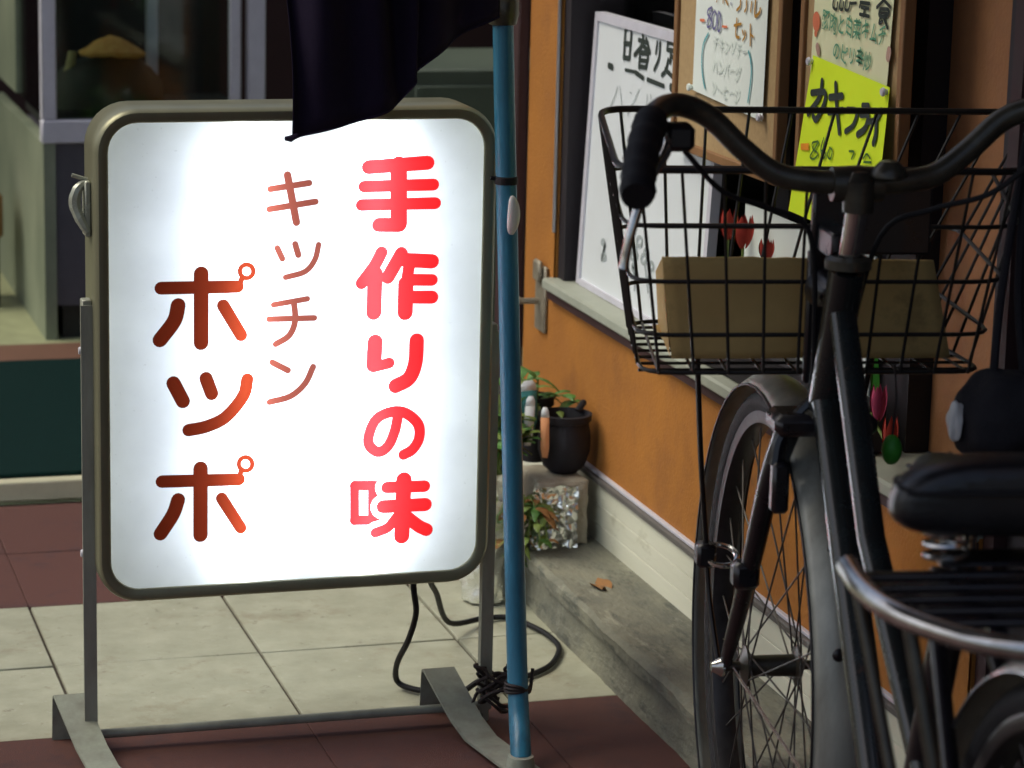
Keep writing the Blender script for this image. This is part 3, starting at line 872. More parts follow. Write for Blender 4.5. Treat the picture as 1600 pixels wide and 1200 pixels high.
# toggle latches on both sides
lt = MB().box(.546, .5548, SY + .03, SY + .06, 0.765, 0.845, .002)
lt.tube(smooth_line([(.550, SY + .045, .842), (.537, SY + .04, .832), (.533, SY + .04, .812), (.540, SY + .035, .790), (.550, SY + .03, .772)], 4), [.005, .006, .007, .007, .008, .008, .009, .009, .009, .009, .008, .008, .008, .007, .007, .006, .005], 8)
lt.tube([(.552, SY + .045, .845), (.530, SY + .045, .852)], .003, 8)
kid(lt, 'latch', M['clear_plastic'], sign)
def knob(u, v):
    th, ph = u * 2 * math.pi, (v - .5) * math.pi
    x = .0095 * math.cos(ph) * math.cos(th)
    y = .007 * math.cos(ph) * math.sin(th)
    z = .031 * math.sin(ph)
    return (1.151 + x + .004 * (1 - (z / .031) ** 2), 3.808 + y - .004 * (z / .031), .793 + z)

# ------------------------------------------------------------------ blue pole with banner
pole = empty('banner_pole', (1.139, 3.658, 0))
tag(pole, 'blue banner pole leaning against the right side of the sign', 'pole')
pp = [(1.1395, 3.655, 0.018), (1.156, 3.745, 0.166), (1.150, 3.830, 0.821), (1.148, 3.862, 1.08), (1.148, 3.94, 1.70)]
pz = smooth_line(pp, 8)
lc = kid(MB().grid(knob, 16, 12), 'clip', M['white_plastic'], pole)
lc['label'] = 'white oval plastic clip'
kid(MB().tube(pz, .0152, 16), 'tube', M['blue_paint'], pole)
kid(MB().lathe([(.0, .008), (.0215, .008), (.0205, .018), (.0185, .026), (.0, .026)], (1.138, 3.652, 0), 'z', 18), 'socket', M['foot_steel'], pole)
def on_pole(z):
    for a, b in zip(pz, pz[1:]):
        if a.z <= z <= b.z:
            return a.lerp(b, (z - a.z) / (b.z - a.z))
c = on_pole(1.085)
kid(MB().lathe([(.0153, -.022), (.020, -.020), (.0235, -.006), (.0235, .014), (.019, .020), (.0153, .022)], c, 'z', 16).tube([c + Vector((0, 0, 0)), c + Vector((-.025, -.012, .006))], .008, 10), 'clamp', M['old_bar'], pole)
kid(MB().lathe([(.0153, -.006), (.0174, -.005), (.0174, .005), (.0153, .006)], on_pole(.842), 'z', 14).tube([on_pole(.842), on_pole(.842) + Vector((-.024, .0, .004))], .003, 8), 'cable_tie', M['rubber'], pole)

ban = empty('cloth_banner', (0.96, 3.80, 1.0))
tag(ban, 'dark navy cloth banner hanging over the top edge of the sign', 'banner')
low = smooth_line([(0.822, .912, 0), (0.852, .921, 0), (0.905, .934, 0), (0.947, .947, 0), (0.975, .962, 0), (0.998, .990, 0), (1.005, 1.006, 0), (1.045, 1.035, 0), (1.085, 1.058, 0), (1.135, 1.078, 0)], 5)
def cloth(u, v):
    s = u * (len(low) - 1)
    i = min(int(s), len(low) - 2)
    p = low[i].lerp(low[i + 1], s - i)
    top = (0.785 + .36 * u, 1.72)
    x = p.x * (1 - v) + top[0] * v
    z = p.y * (1 - v) + top[1] * v
    x += .006 * math.sin(v * 9) * (1 - u)
    fold = .026 * math.sin(u * 15 + 1.2 * math.sin(v * 5)) * (.4 + .6 * v) + .018 * math.sin(u * 31 + v * 3) + .012 * noise.noise(Vector((u * 4, v * 6, 2)))
    y = 3.785 + fold * (.35 + .65 * min(1, v * 3)) + .10 * max(0, u - .55) * 1.2
    return (x, y, z)
bo = kid(MB().grid(cloth, 70, 40), 'cloth', M['banner'], ban)
md = bo.modifiers.new('thick', 'SOLIDIFY')
md.thickness = .0012
hem = [Vector(cloth(i / 60, 0)) for i in range(61)]
kid(MB().tube(hem, .0022, 6), 'hem', M['banner'], ban)
kid(MB().tube([(0.812, 3.785, .914), (.820, 3.785, .9135), (.830, 3.784, .919)], [.0030, .0050, .0030], 8), 'corner_knot', M['banner'], ban)

# ------------------------------------------------------------------ cable and tie wires
cb = [(1.037, 3.90, 0.236), (1.041, 3.905, 0.205), (1.050, 3.925, 0.165), (1.047, 3.955, 0.115), (1.046, 4.02, 0.055), (1.056, 4.055, 0.014), (1.074, 4.03, 0.008), (1.11, 4.004, 0.008), (1.14, 3.985, 0.012), (1.165, 3.965, 0.035),
      (1.20, 4.006, 0.012), (1.272, 4.055, 0.007), (1.324, 4.10, 0.007), (1.364, 4.18, 0.007), (1.368, 4.25, 0.007), (1.355, 4.31, 0.007), (1.335, 4.36, 0.007), (1.29, 4.36, 0.01), (1.20, 4.27, 0.035), (1.13, 4.10, .14), (1.085, 3.97, 0.20), (1.075, 3.92, 0.238)]
ca = MB().tube(smooth_line(cb, 8), .0048, 8).build('power_cable', M['rubber'])
tag(ca, 'black power cable looping on the tiles behind the sign leg', 'cable')
rng = random.Random(11)
wt = empty('tie_wire', (1.15, 3.86, 0.02))
tag(wt, 'tangled dark wire tying the blue pole to the foot of the sign', 'wire')
for k in range(7):
    cx, cy, cz = 1.150 + rng.uniform(-.006, .012), 3.845 + rng.uniform(-.02, .02), .055 + rng.uniform(-.02, .035)
    pts = []
    n = 16
    ph = rng.uniform(0, 6)
    for i in range(n):
        t = i / n * 2 * math.pi * 1.1 + ph
        pts.append((cx + .024 * math.cos(t) * rng.uniform(.8, 1.3), cy + .02 * math.sin(t) * rng.uniform(.8, 1.2), cz + .014 * math.sin(t * 1.5 + k) + .004 * k - .012))
    kid(MB().tube(smooth_line(pts, 3), .0028, 6), 'wire_loop', M['wire'], wt)
pb = on_pole(.105)
for k in range(3):
    kid(MB().tube(smooth_line([(1.165, 3.85, .06 + .012 * k), (1.17, 3.80, .085 + .008 * k), (pb.x - .012, pb.y + .02, .10 + .004 * k), (pb.x - .018, pb.y - .006, .10 + .006 * k), (pb.x, pb.y - .017, .103 + .003 * k), (pb.x + .018, pb.y, .104 - .004 * k), (pb.x + .026, pb.y + .012, .112 + .008 * k)], 5), .0026, 6), 'wire_strand', M['wire'], wt)

# ------------------------------------------------------------------ boards and menus in the window
def writing(rows, pos, parent, name='lettering'):
    """handwriting: one flat mesh for each ink"""
    by = {}
    for ink, wd, pts in rows:
        by.setdefault(ink, []).append((wd, pts))
    for ink, rs in by.items():
        polys = [p for wd, pts in rs for p in stroke_polys(wd * 1e-3, [(s * 1e-3, z * 1e-3) for s, z in pts], 4)]
        ov, tris = union_tris(polys)
        kid(MB().add([pos(p.x, p.y) for p in ov], tris), name, INK[ink], parent)['kind'] = 'stuff'
def typed(text, size, s0, z0, pos, ink, parent, slope=0.0, squeeze=1.0):
    """small brush text laid along the board"""
    cu = bpy.data.curves.new('t', 'FONT')
    cu.body = text
    cu.size = size
    cu.offset = size * .012
    ob = bpy.data.objects.new('t', cu)
    col.objects.link(ob)
    bpy.context.view_layer.update()
    me = bpy.data.meshes.new_from_object(ob.evaluated_get(bpy.context.evaluated_depsgraph_get()))
    rg = random.Random(len(text))
    vs_ = []
    for q in me.vertices:
        s, z = q.co.x * squeeze, q.co.y
        z += .0016 * math.sin(s * 90) + .0012 * math.sin(s * 211 + 1)
        vs_.append(pos(s0 + s + z * .12, z0 + z + s * slope))
    fs = [tuple(p.vertices) for p in me.polygons]
    bpy.data.objects.remove(ob)
    bpy.data.meshes.remove(me)
    if fs:
        kid(MB().add(vs_, fs), 'lettering', INK[ink], parent)['kind'] = 'stuff'

# whiteboard leaning in the window
wb = empty('whiteboard', (1.56, 4.4, 0.515))
tag(wb, 'white menu board with black handwriting leaning in the window', 'whiteboard')
lean = lambda z: 1.562 + (z - .52) * .045
wpos = lambda s, z: (lean(z) - .0035, 4.72 - s + (z - .52) * .106 - .004, z)
def slab(x_of, y0, y1, z0, z1, t, off=0.0):
    mb = MB()
    v = [(x_of(z) + off + d, y, z) for d in (0, t) for z in (z0, z1) for y in (y0, y1)]
    return mb.add(v, [(0, 1, 3, 2), (4, 6, 7, 5), (0, 4, 5, 1), (2, 3, 7, 6), (0, 2, 6, 4), (1, 5, 7, 3)])
kid(slab(lean, 4.105, 4.715, .527, .992, .008, -.002), 'face', M['whiteboard'], wb)
for (a, b, c_, d_) in ((4.090, 4.105, .517, 1.007), (4.715, 4.731, .517, 1.007), (4.1052, 4.7148, .992, 1.008), (4.1052, 4.7148, .516, .527)):
    kid(slab(lean, a, b, c_, d_, .016, -.006), 'edge_strip', M['alu_dull'], wb)
writing(WHITEBOARD_INK, wpos, wb)
writing(WHITEBOARD_DOODLES, wpos, wb, 'doodle')

def hung_board(name, label, y0, y1, z0, z1, x, cat='notice board'):
    e = empty(name, (x, (y0 + y1) / 2, z0))
    tag(e, label, cat)
    kid(MB().box(x + .002, x + .010, y0 + .012, y1 - .012, z0 + .012, z1 - .012), 'cork_face', M['cork'], e)
    for q in ((y0, y0 + .0145, z0, z1), (y1 - .0145, y1, z0, z1), (y0 + .0146, y1 - .0146, z0, z0 + .0145), (y0 + .0146, y1 - .0146, z1 - .0145, z1)):
        kid(MB().box(x - .004, x + .013, q[0], q[1], q[2], q[3], .0015), 'frame_rail', M['wood_frame'], e)
    for yy in (y0 + .05, y1 - .05):
        kid(MB().tube([(x + .006, yy, z1 - .004), (x + .006, yy, 1.622)], .0018, 6), 'hanging_cord', M['wire'], e)
    return e
hung_board('cork_board', 'wood framed cork board with the set menu paper in the window', 3.785, 4.242, .832, 1.32, 1.553)
hung_board('cork_board', 'narrow wood framed cork board behind the yellow and daily menus', 3.362, 3.716, .862, 1.36, 1.553)

def sheet(pos, corners, n=10, curl=.0, seed=0):
    """corners: bl, br, tr, tl in (s, z)"""
    bl, br_, tr, tl = [Vector(c_) for c_ in corners]
    def fn(u, v):
        p = bl.lerp(br_, u).lerp(tl.lerp(tr, u), v)
        x, y, z = pos(p.x, p.y)
        return (x - curl * (noise.noise(Vector((u * 2.2, v * 2.2, seed))) * .5 + .5) + .0006, y, z)
    mb = MB().grid(fn, n, n)
    return mb
def pin(pos, s, z, m, parent):
    x, y, z_ = pos(s, z)
    kid(MB().lathe([(0, -.006), (.005, -.006), (.0065, -.003), (.004, 0), (.004, .003)], (x, y, z_), 'x', 12), 'push_pin', m, parent)
p1 = empty('menu_paper', (1.548, 4.0, .92))
tag(p1, 'white paper with blue 800 and orange set lettering on the cork board', 'menu')
pos1 = lambda s, z: (1.5470, 4.25 - s, z)
k = kid(sheet(lambda s, z: (1.5485, 4.25 - s, z), [(.105, .934), (.406, .921), (.414, 1.30), (.112, 1.30)]), 'sheet', M['paper'], p1)
writing(SET_MENU_INK, pos1, p1)
for txt, s0, z0 in (('チキンソテー', .190, 1.008), ('ハンバーグ', .190, .972), ('ソーセージ', .190, .938)):
    typed(txt, .026, s0, z0, pos1, 'f', p1, slope=.0, squeeze=.95)
pin(pos1, .103, .938, M['paper'], p1)
pin(pos1, .404, .927, M['alu_dull'], p1)
p2 = empty('menu_paper', (1.548, 3.52, 1.0))
tag(p2, 'old cream paper with green handwriting and orange dot above the yellow paper', 'menu')
pos2 = lambda s, z: (1.5470, 3.75 - s, z)
kid(sheet(lambda s, z: (1.5485, 3.75 - s, z), [(.080, 1.000), (.342, 1.000), (.366, 1.33), (.092, 1.33)]), 'sheet', M['paper_old'], p2)
writing(DAILY_MENU_INK, pos2, p2)
typed('豚肉と白菜キムチ', .030, .116, 1.080, pos2, 'm', p2, slope=-.01, squeeze=.92)
typed('のピリ辛炒', .028, .160, 1.042, pos2, 'm', p2, slope=-.02, squeeze=.95)
p3 = empty('menu_paper', (1.54, 3.52, .87))
tag(p3, 'fluorescent yellow paper with bold black brush lettering on the narrow board', 'menu')
YL = lambda s, z, d=0.0: (1.5450 - d - .12 * (1.037 - z), 3.75 - (s + .284 * (1.037 - z)), z + .04 * (1.037 - z))
pos3 = lambda s, z: YL(s, z, .0016)
kid(sheet(lambda s, z: YL(s, z), [(.032, .808), (.328, .806), (.361, 1.023), (.096, 1.039)]), 'sheet', M['paper_yellow'], p3)
writing(OYSTER_MENU_INK, pos3, p3)
kid(MB().add([pos3(*q) for q in ((.071, .910), (.100, .914), (.101, .904), (.072, .901))], [(0, 1, 2, 3)]), 'orange_mark', INK['q'], p3)
pin(pos3, .094, 1.030, M['alu_dull'], p3)
pin(pos3, .352, 1.016, M['alu_dull'], p3)

# white card and artificial tulips on the sill
wc = empty('white_card', (1.60, 3.85, .515))
tag(wc, 'plain white card standing on the sill behind the tulips', 'card')
kid(MB().box(1.588, 1.5905, 3.50, 3.995, .5165, .775), 'sheet', M['paper'], wc)
kid(MB().box(1.5906, 1.5995, 3.70, 3.80, .5165, .70), 'prop_leg', M['card'], wc)
def tulip_head(c_, r, h, m, parent, seed):
    rg = random.Random(seed)
    mb = MB()
    for k in range(6):
        a0 = k * math.pi / 3 + rg.uniform(-.15, .15)
        inner = .82 if k % 2 else 1.0
        def fn(u, v):
            a = a0 + (u - .5) * 1.25 * math.sin(math.pi * min(.93, .12 + .80 * v)) ** .8
            rr = r * inner * (math.sin(math.pi * (.08 + .62 * v)) ** .75)
            return (c_[0] + rr * math.cos(a), c_[1] + rr * math.sin(a), c_[2] + h * v + (.12 * h * (1 - abs(u - .5) * 2) if v > .95 else 0))
        mb.grid(fn, 4, 6)
    return kid(mb, 'bloom', m, parent)
def tulip(base, tip, r, h, m, label, seed):
    e = empty('artificial_tulip', base)
    tag(e, label, 'tulip', 'artificial tulips on the window sill')
    b, t = Vector(base), Vector(tip)
    mid = b.lerp(t, .5) + Vector((.004, .006, 0))
    kid(MB().tube(smooth_line([b, mid, t], 5), .0022, 6), 'stem', M['stem'], e)
    tulip_head(t, r, h, m, e, seed)
    rg = random.Random(seed)
    for k in range(2):
        a = rg.uniform(0, 6.28)
        d = Vector((math.cos(a) * .4, math.sin(a), 0))
        def fn(u, v):
            wd = .009 * math.sin(math.pi * min(1, v * .9 + .08))
            p = b + d * (.03 * v) + Vector((0, 0, .11 * v)) + Vector((-d.y, d.x, 0)) * wd * (u - .5) * 2
            return p
        kid(MB().grid(fn, 2, 6), 'leaf', M['green_bright'], e)
tb = empty('tulip_trough', (1.555, 3.75, .516))
tag(tb, 'low dark trough on the window sill that holds the tulips', 'planter')
kid(MB().box(1.535, 1.575, 3.405, 4.06, .5165, .585, .004), 'trough', M['dark_wood'], tb)
TUL = [((1.555, 4.000, .585), (1.552, 3.972, .722), .014, .042, 'tulip_red', 'red artificial tulip nearest the whiteboard on the sill'),
       ((1.555, 3.930, .585), (1.550, 3.902, .720), .016, .046, 'tulip_red', 'tall red artificial tulip second from the whiteboard'),
       ((1.556, 3.845, .585), (1.553, 3.815, .715), .012, .030, 'tulip_red', 'small red artificial tulip right of the two tall ones'),
       ((1.556, 3.62, .575), (1.550, 3.612, .585), .014, .036, 'tulip_pink', 'pink artificial tulip seen between the fork tubes of the bicycle'),
       ((1.556, 3.45, .575), (1.540, 3.360, .575), .012, .045, 'tulip_pink', 'pink artificial tulip seen left above the bicycle saddle'),
       ((1.556, 3.40, .560), (1.540, 3.318, .540), .011, .045, 'tulip_red', 'red artificial tulip lowest of all above the bicycle saddle')]
for i, (a, b, r_, h_, m_, lb) in enumerate(TUL):
    tulip(a, b, r_, h_, M[m_], lb, i + 5)

# ------------------------------------------------------------------ pots and block beside the wall
blk = empty('light_block', (1.45, 4.52, .10))
tag(blk, 'rough light stone block with crinkled foil on its front', 'block')
def block(u, v, w_, f):
    pass
bm = bmesh.new()
bmesh.ops.create_cube(bm, size=1)
bmesh.ops.subdivide_edges(bm, edges=bm.edges[:], cuts=9, use_grid_fill=True)
for q in bm.verts:
    p = Vector((1.4525 + q.co.x * .097, 4.515 + q.co.y * .13, .161 + q.co.z * .118))
    d = noise.noise(p * 40) * .003 + noise.noise(p * 110) * .0015
    e = sum(1 for t in q.co if abs(t) > .46)
    p += q.co.normalized() * (d - (.005 if e > 1 else 0))
    q.co = p
mb = MB().add([q.co for q in bm.verts], [[x.index for x in fc.verts] for fc in bm.faces])
bm.free()
kid(mb, 'body', M['block'], blk)
def foil(u, v, x0, x1, z0, z1, y, seed):
    x, z = x0 + u * (x1 - x0), z0 + v * (z1 - z0)
    d = abs(noise.noise(Vector((x * 55, z * 55, seed)))) * .013 + abs(noise.noise(Vector((x * 130, z * 130, seed)))) * .005
    return (x + .003 * noise.noise(Vector((x * 80, z * 80, seed + 3))), y - d, z + .004 * noise.noise(Vector((x * 50, z * 50, seed + 9))))
kid(MB().grid(lambda u, v: foil(u, v, 1.393, 1.476, .103, .212, 4.444, 1), 28, 36, False), 'foil_sheet', M['foil'], blk)
fpot = empty('foil_planter', (1.335, 4.47, 0))
tag(fpot, 'foil wrapped planter with green stems half hidden behind the blue pole', 'planter')
def fw(u, v):
    th = u * 2 * math.pi
    z = .005 + .235 * v
    r_ = .040 + .012 * v
    d = noise.noise(Vector((math.cos(th) * 4, math.sin(th) * 4, z * 40))) * .007 + noise.noise(Vector((math.cos(th) * 11, math.sin(th) * 11, z * 110))) * .004
    return (1.326 + (r_ + d) * math.cos(th), 4.49 + (r_ + d) * math.sin(th), z)
kid(MB().grid(fw, 40, 28, False), 'foil_wrap', M['foil'], fpot)
kid(MB().lathe([(0, 0), (.045, 0), (.047, .002)], (1.326, 4.49, .225), 'z', 20), 'soil', M['pot'], fpot)

pot = empty('plant_pot', (1.478, 4.52, .221))
tag(pot, 'round black plant pot standing on the light block', 'plant pot')
kid(MB().lathe([(0, 0), (.024, 0), (.037, .012), (.046, .04), (.0465, .066), (.042, .090), (.047, .093), (.048, .105), (.043, .106), (.039, .085), (0, .083)], (1.472, 4.515, .2205), 'z', 28), 'body', M['pot'], pot)
kid(MB().tube([(1.50, 4.53, .325), (1.512, 4.535, .338), (1.505, 4.54, .325)], .006, 8), 'rim_clip', M['pot'], pot)
pot2 = empty('plant_pot', (1.44, 4.60, .221))
tag(pot2, 'second black pot with leaves behind the round pot on the block', 'plant pot')
kid(MB().lathe([(0, 0), (.022, 0), (.030, .10), (.034, .102), (.034, .118), (.028, .118), (.026, .09), (0, .09)], (1.445, 4.605, .2205), 'z', 24), 'body', M['pot'], pot2)

def leaf_mesh(p, d, ln, wd, droop, up_=Vector((0, 0, 1))):
    d = d.normalized()
    side = d.cross(up_).normalized()
    mb = MB()
    def fn(u, v):
        wv = wd * math.sin(math.pi * min(1, .06 + .94 * v)) ** .8
        return p + d * ln * v + up_ * (ln * (.35 * v - droop * v * v)) + side * wv * (u - .5) * 2 - up_ * (abs(u - .5) * wd * .5)
    return mb.grid(fn, 2, 6)
def plant(name, label, roots, n, spread, hmin, hmax, lsize, seed, ms, drop=.6):
    e = empty(name, roots[0])
    tag(e, label, 'plant')
    rg = random.Random(seed)
    for i in range(n):
        b = Vector(rg.choice(roots)) + Vector((rg.uniform(-.012, .012), rg.uniform(-.012, .012), 0))
        a = rg.uniform(0, 6.28)
        h = rg.uniform(hmin, hmax)
        tip = b + Vector((math.cos(a) * spread * rg.uniform(.3, 1), math.sin(a) * spread * rg.uniform(.3, 1), h))
        mid = b.lerp(tip, .5) + Vector((0, 0, abs(h) * .25))
        line = smooth_line([b, mid, tip], 5)
        kid(MB().tube(line, .0016, 5), 'stem', M['stem'], e)
        for k in range(rg.randint(4, 6)):
            q = line[min(len(line) - 1, rg.randint(len(line) // 3, len(line)))]
            dr = Vector((rg.uniform(-1, 1), rg.uniform(-1, 1), rg.uniform(-.3, .5)))
            kid(leaf_mesh(q, dr, lsize * rg.uniform(.7, 1.3), lsize * .28 * rg.uniform(.7, 1.2), drop), 'leaf', M[rg.choice(ms)], e)
    return e
plant('potted_plant', 'green leafy plant growing in the foil wrapped planter', [(1.325, 4.48, .228), (1.345, 4.47, .228)], 30, .070, .03, .17, .046, 3, ['leaf', 'leaf', 'leaf', 'stem'])
plant('potted_plant', 'sparse yellow green plant leaning out of the rear black pot', [(1.440, 4.60, .320)], 14, .075, -.08, .06, .036, 8, ['leaf', 'stem', 'leaf'])
plant('trailing_plant', 'light green stems trailing down the foil to the kerb', [(1.385, 4.435, .20), (1.40, 4.43, .19)], 20, .045, -.10, -.02, .030, 13, ['stem', 'leaf', 'stem', 'leaf_dry'], .9)

def plant_tag(label, x, y, z0, h, w_, m_top, lean_, twist, cap_m=None):
    e = empty('plant_label', (x, y, z0))
    tag(e, label, 'plant label')
    rows = [(0, .6), (.18, .95), (.40, 1), (.80, 1), (.93, .85), (1.0, .45)]
    def strip(a, b, m_, nm):
        mb = MB()
        v = []
        sub = [r_ for r_ in rows if a <= r_[0] <= b]
        for t, k in sub:
            for s_ in (-1, 1):
                v.append((x + lean_ * t + s_ * w_ / 2 * k * math.cos(twist), y + s_ * w_ / 2 * k * math.sin(twist), z0 + h * t))
        mb.add(v, [(2 * i, 2 * i + 1, 2 * i + 3, 2 * i + 2) for i in range(len(sub) - 1)])
        o = kid(mb, nm, m_, e)
        md_ = o.modifiers.new('thick', 'SOLIDIFY')
        md_.thickness = .0012
    strip(0, .80, m_top, 'blade')
    strip(.80, 1.0, cap_m or M['tag_white'], 'tip')
plant_tag('teal plant label with a rounded white top', 1.402, 4.50, .30, .090, .034, M['tag_teal'], -.004, .25)
plant_tag('small white plant label in front of the teal one', 1.392, 4.475, .28, .088, .017, M['tag_white'], .004, -.1)
plant_tag('orange and white plant label beside the black pot', 1.418, 4.455, .262, .090, .015, M['tag_orange'], -.002, -.35)
# dead leaf on the kerb
dl = MB().grid(lambda u, v: (1.44 + (u - .5) * .038 * math.sin(math.pi * (.1 + .8 * v)), 4.20 + (v - .5) * .05, .105 + .006 * math.sin(u * 5 + v * 4)), 6, 8).build('fallen_leaf', M['leaf_dry'])
tag(dl, 'dry brown leaf lying on the concrete kerb', 'leaf')

# ------------------------------------------------------------------ bicycle: x forward, y left, z up from the ground under the front hub
HEAD = 9.5
bike = empty('bicycle', (1.275, 3.057, 0), R(90 - HEAD))
tag(bike, 'old black utility bicycle with wire basket parked beside the wall', 'bicycle')
bpy.context.view_layer.update()
def bp(mb, name, m, parent=bike):
    o = mb.build(name, m)
    o.parent = parent
    return o
RW = .345
def wheel(x, name, m_hub):
    def circ(r_, y=0, n=64):
        return [(x + r_ * math.cos(2 * math.pi * i / n), y, RW + r_ * math.sin(2 * math.pi * i / n)) for i in range(n)]
    rim = bp(MB().loops([circ(.302, -.014), circ(.312, -.0165), circ(.317, -.0150), circ(.313, 0), circ(.317, .0150), circ(.312, .0165), circ(.302, .014), circ(.298, 0)], smooth=True), name, M['rim'])
    n = 14
    bp(MB().loops([circ(.328 + .0175 * math.cos(2 * math.pi * k / n), .0195 * math.sin(2 * math.pi * k / n), 72) for k in range(n)], smooth=True), 'tyre', M['tyre'], rim)
    bp(MB().lathe([(0, -.058), (.006, -.058), (.006, -.040), (.014, -.038), (.026, -.034), (.026, -.031), (.014, -.028), (.013, .028), (.026, .031), (.026, .034), (.014, .038), (.006, .040), (.006, .058), (0, .058)], (x, 0, RW), 'y', 20), 'hub', m_hub, rim)
    # spokes: one shared mesh for each side, turned about the axle
    for side in (-1, 1):
        me = MB().tube([(.024 * math.sin(.9), side * .031, .024 * math.cos(.9)), (0, 0, .303)], .0013, 5).mesh('spoke', M['spoke'])
        me2 = MB().tube([(-.024 * math.sin(.9), side * .033, .024 * math.cos(.9)), (0, 0, .303)], .0013, 5).mesh('spoke', M['spoke'])
        for k in range(8):
            put('spoke', me, rim, (x, 0, RW), (0, R(45 * k + (0 if side > 0 else 11.25)), 0))
            put('spoke', me2, rim, (x, 0, RW), (0, R(45 * k + 22.5 + (0 if side > 0 else 11.25)), 0))
    return rim
wheel(0, 'front_wheel', M['old_bar'])
wheel(-1.14, 'rear_wheel', M['old_bar'])

def fender(x, a0, a1, r_=.366, name='fender'):
    """angles in degrees from forward, over the top"""
    n, k = 40, 8
    sec = []
    for j in range(k + 1):
        t = (j / k - .5) * 2
        sec.append((r_ - .016 * t * t, .031 * t))
    v, f = [], []
    for i in range(n + 1):
        a = R(a0 + (a1 - a0) * i / n)
        for (rr, y) in sec:
            v.append((x + rr * math.cos(a), y, RW + rr * math.sin(a)))
    for i in range(n):
        for j in range(k):
            f.append((i * (k + 1) + j, i * (k + 1) + j + 1, (i + 1) * (k + 1) + j + 1, (i + 1) * (k + 1) + j))
    o = bp(MB().add(v, f, True), name, M['fender'])
    md_ = o.modifiers.new('thick', 'SOLIDIFY')
    md_.thickness = .0016
    rim_l = MB()
    for s_ in (-1, 1):
        pts = []
        for i in range(n + 1):
            a = R(a0 + (a1 - a0) * i / n)
            pts.append((x + (r_ - .016) * math.cos(a), s_ * .031, RW + (r_ - .016) * math.sin(a)))
        rim_l.tube(pts, .0018, 6)
    bp(rim_l, 'rolled_edge', M['rim'] if x == 0 else M['bike_black'], o)
    return o
ff = fender(0, -62, 222)
for a_, r_ in ((20, .008), (39, .0045)):
    c_ = (-.367 * math.cos(R(a_)), .004, RW + .367 * math.sin(R(a_)))
    bp(lumpy(c_[0], c_[1], c_[2], r_ * .5, r_, r_, 1, 0, 12, 1, False), 'rivet', M['bike_black'], ff)
for s_ in (-1, 1):
    bp(MB().tube([(0, s_ * .050, RW), (-.18, s_ * .042, RW - .01), (-.352, s_ * .033, RW - .02)], .0022, 6), 'fender_stay', M['chrome'], ff)
rf = fender(-1.14, 0, 200, .368)

# frame
tube_ = lambda pts, r_, n=14: MB().tube(pts, r_, n)
bp(tube_([(-.207, 0, .715), (-.280, 0, .895)], .0205), 'head_tube', M['bike_green'])
for hx_, hz_ in ((-.205, .712), (-.282, .90)):
    bp(MB().lathe([(.020, -.006), (.026, -.004), (.026, .006), (.019, .010)], (hx_, 0, hz_), 'z', 18), 'headset_cup', M['old_bar'])
bp(tube_([(-.216, 0, .735), (-.58, 0, .30)], .0190), 'down_tube', M['bike_green'])
bp(tube_([(-.262, 0, .85), (-.44, 0, .63), (-.70, 0, .455)], .0155), 'top_tube', M['bike_green'])
bp(tube_([(-.60, 0, .27), (-.765, 0, .70)], .0165), 'seat_tube', M['bike_black'])
bp(tube_([(-.755, 0, .68), (-.790, 0, .785)], .0125), 'seat_post', M['chrome'])
bp(MB().lathe([(0, -.04), (.024, -.04), (.024, .04), (0, .04)], (-.60, 0, .28), 'y', 18), 'bottom_bracket', M['bike_black'])
for s_ in (-1, 1):
    bp(tube_([(-.60, s_ * .03, .28), (-.80, s_ * .045, .305), (-1.14, s_ * .066, RW)], .010, 10), 'chain_stay', M['bike_black'])
    bp(tube_([(-.75, s_ * .02, .66), (-.95, s_ * .045, .50), (-1.14, s_ * .066, RW)], .0085, 10), 'seat_stay', M['bike_black'])
    bp(tube_(smooth_line([(-.200, s_ * .036, .705), (-.170, s_ * .050, .63), (-.118, s_ * .056, .52), (-.062, s_ * .058, .43), (-.020, s_ * .058, .375), (.002, s_ * .058, .345)], 5), [.0155 - .0085 * i / 25 for i in range(26)], 12), 'fork_blade', M['bike_black'])
    bp(MB().lathe([(0, 0), (.012, 0), (.013, .003), (.009, .010), (.006, .016), (0, .016)] if s_ > 0 else [(0, 0), (.012, 0), (.013, -.003), (.009, -.010), (.006, -.016), (0, -.016)], (0, s_ * .060, RW), 'y', 14), 'axle_nut', M['chrome'])
    bp(tube_(smooth_line([(.002, s_ * .066, RW), (.036, s_ * .074, .42), (.045, s_ * .079, .49), (.022, s_ * .095, .61), (0, s_ * .109, .748)], 5), .0036, 8), 'basket_stay', M['stay'])
bp(MB().box(-.228, -.166, -.060, .060, .690, .716, .008), 'fork_crown', M['bike_black'])
bp(tube_([(-.283, 0, .90), (-.312, 0, .972)], .0125), 'stem_shaft', M['chrome'])
bp(MB().lathe([(.0, -.03), (.019, -.028), (.021, 0), (.019, .028), (0, .03)], (-.302, 0, .992), 'y', 16).lathe([(0, -.022), (.017, -.022), (.018, .012), (.010, .022), (0, .024)], (-.312, 0, .985), 'z', 16), 'stem_clamp', M['old_bar'])
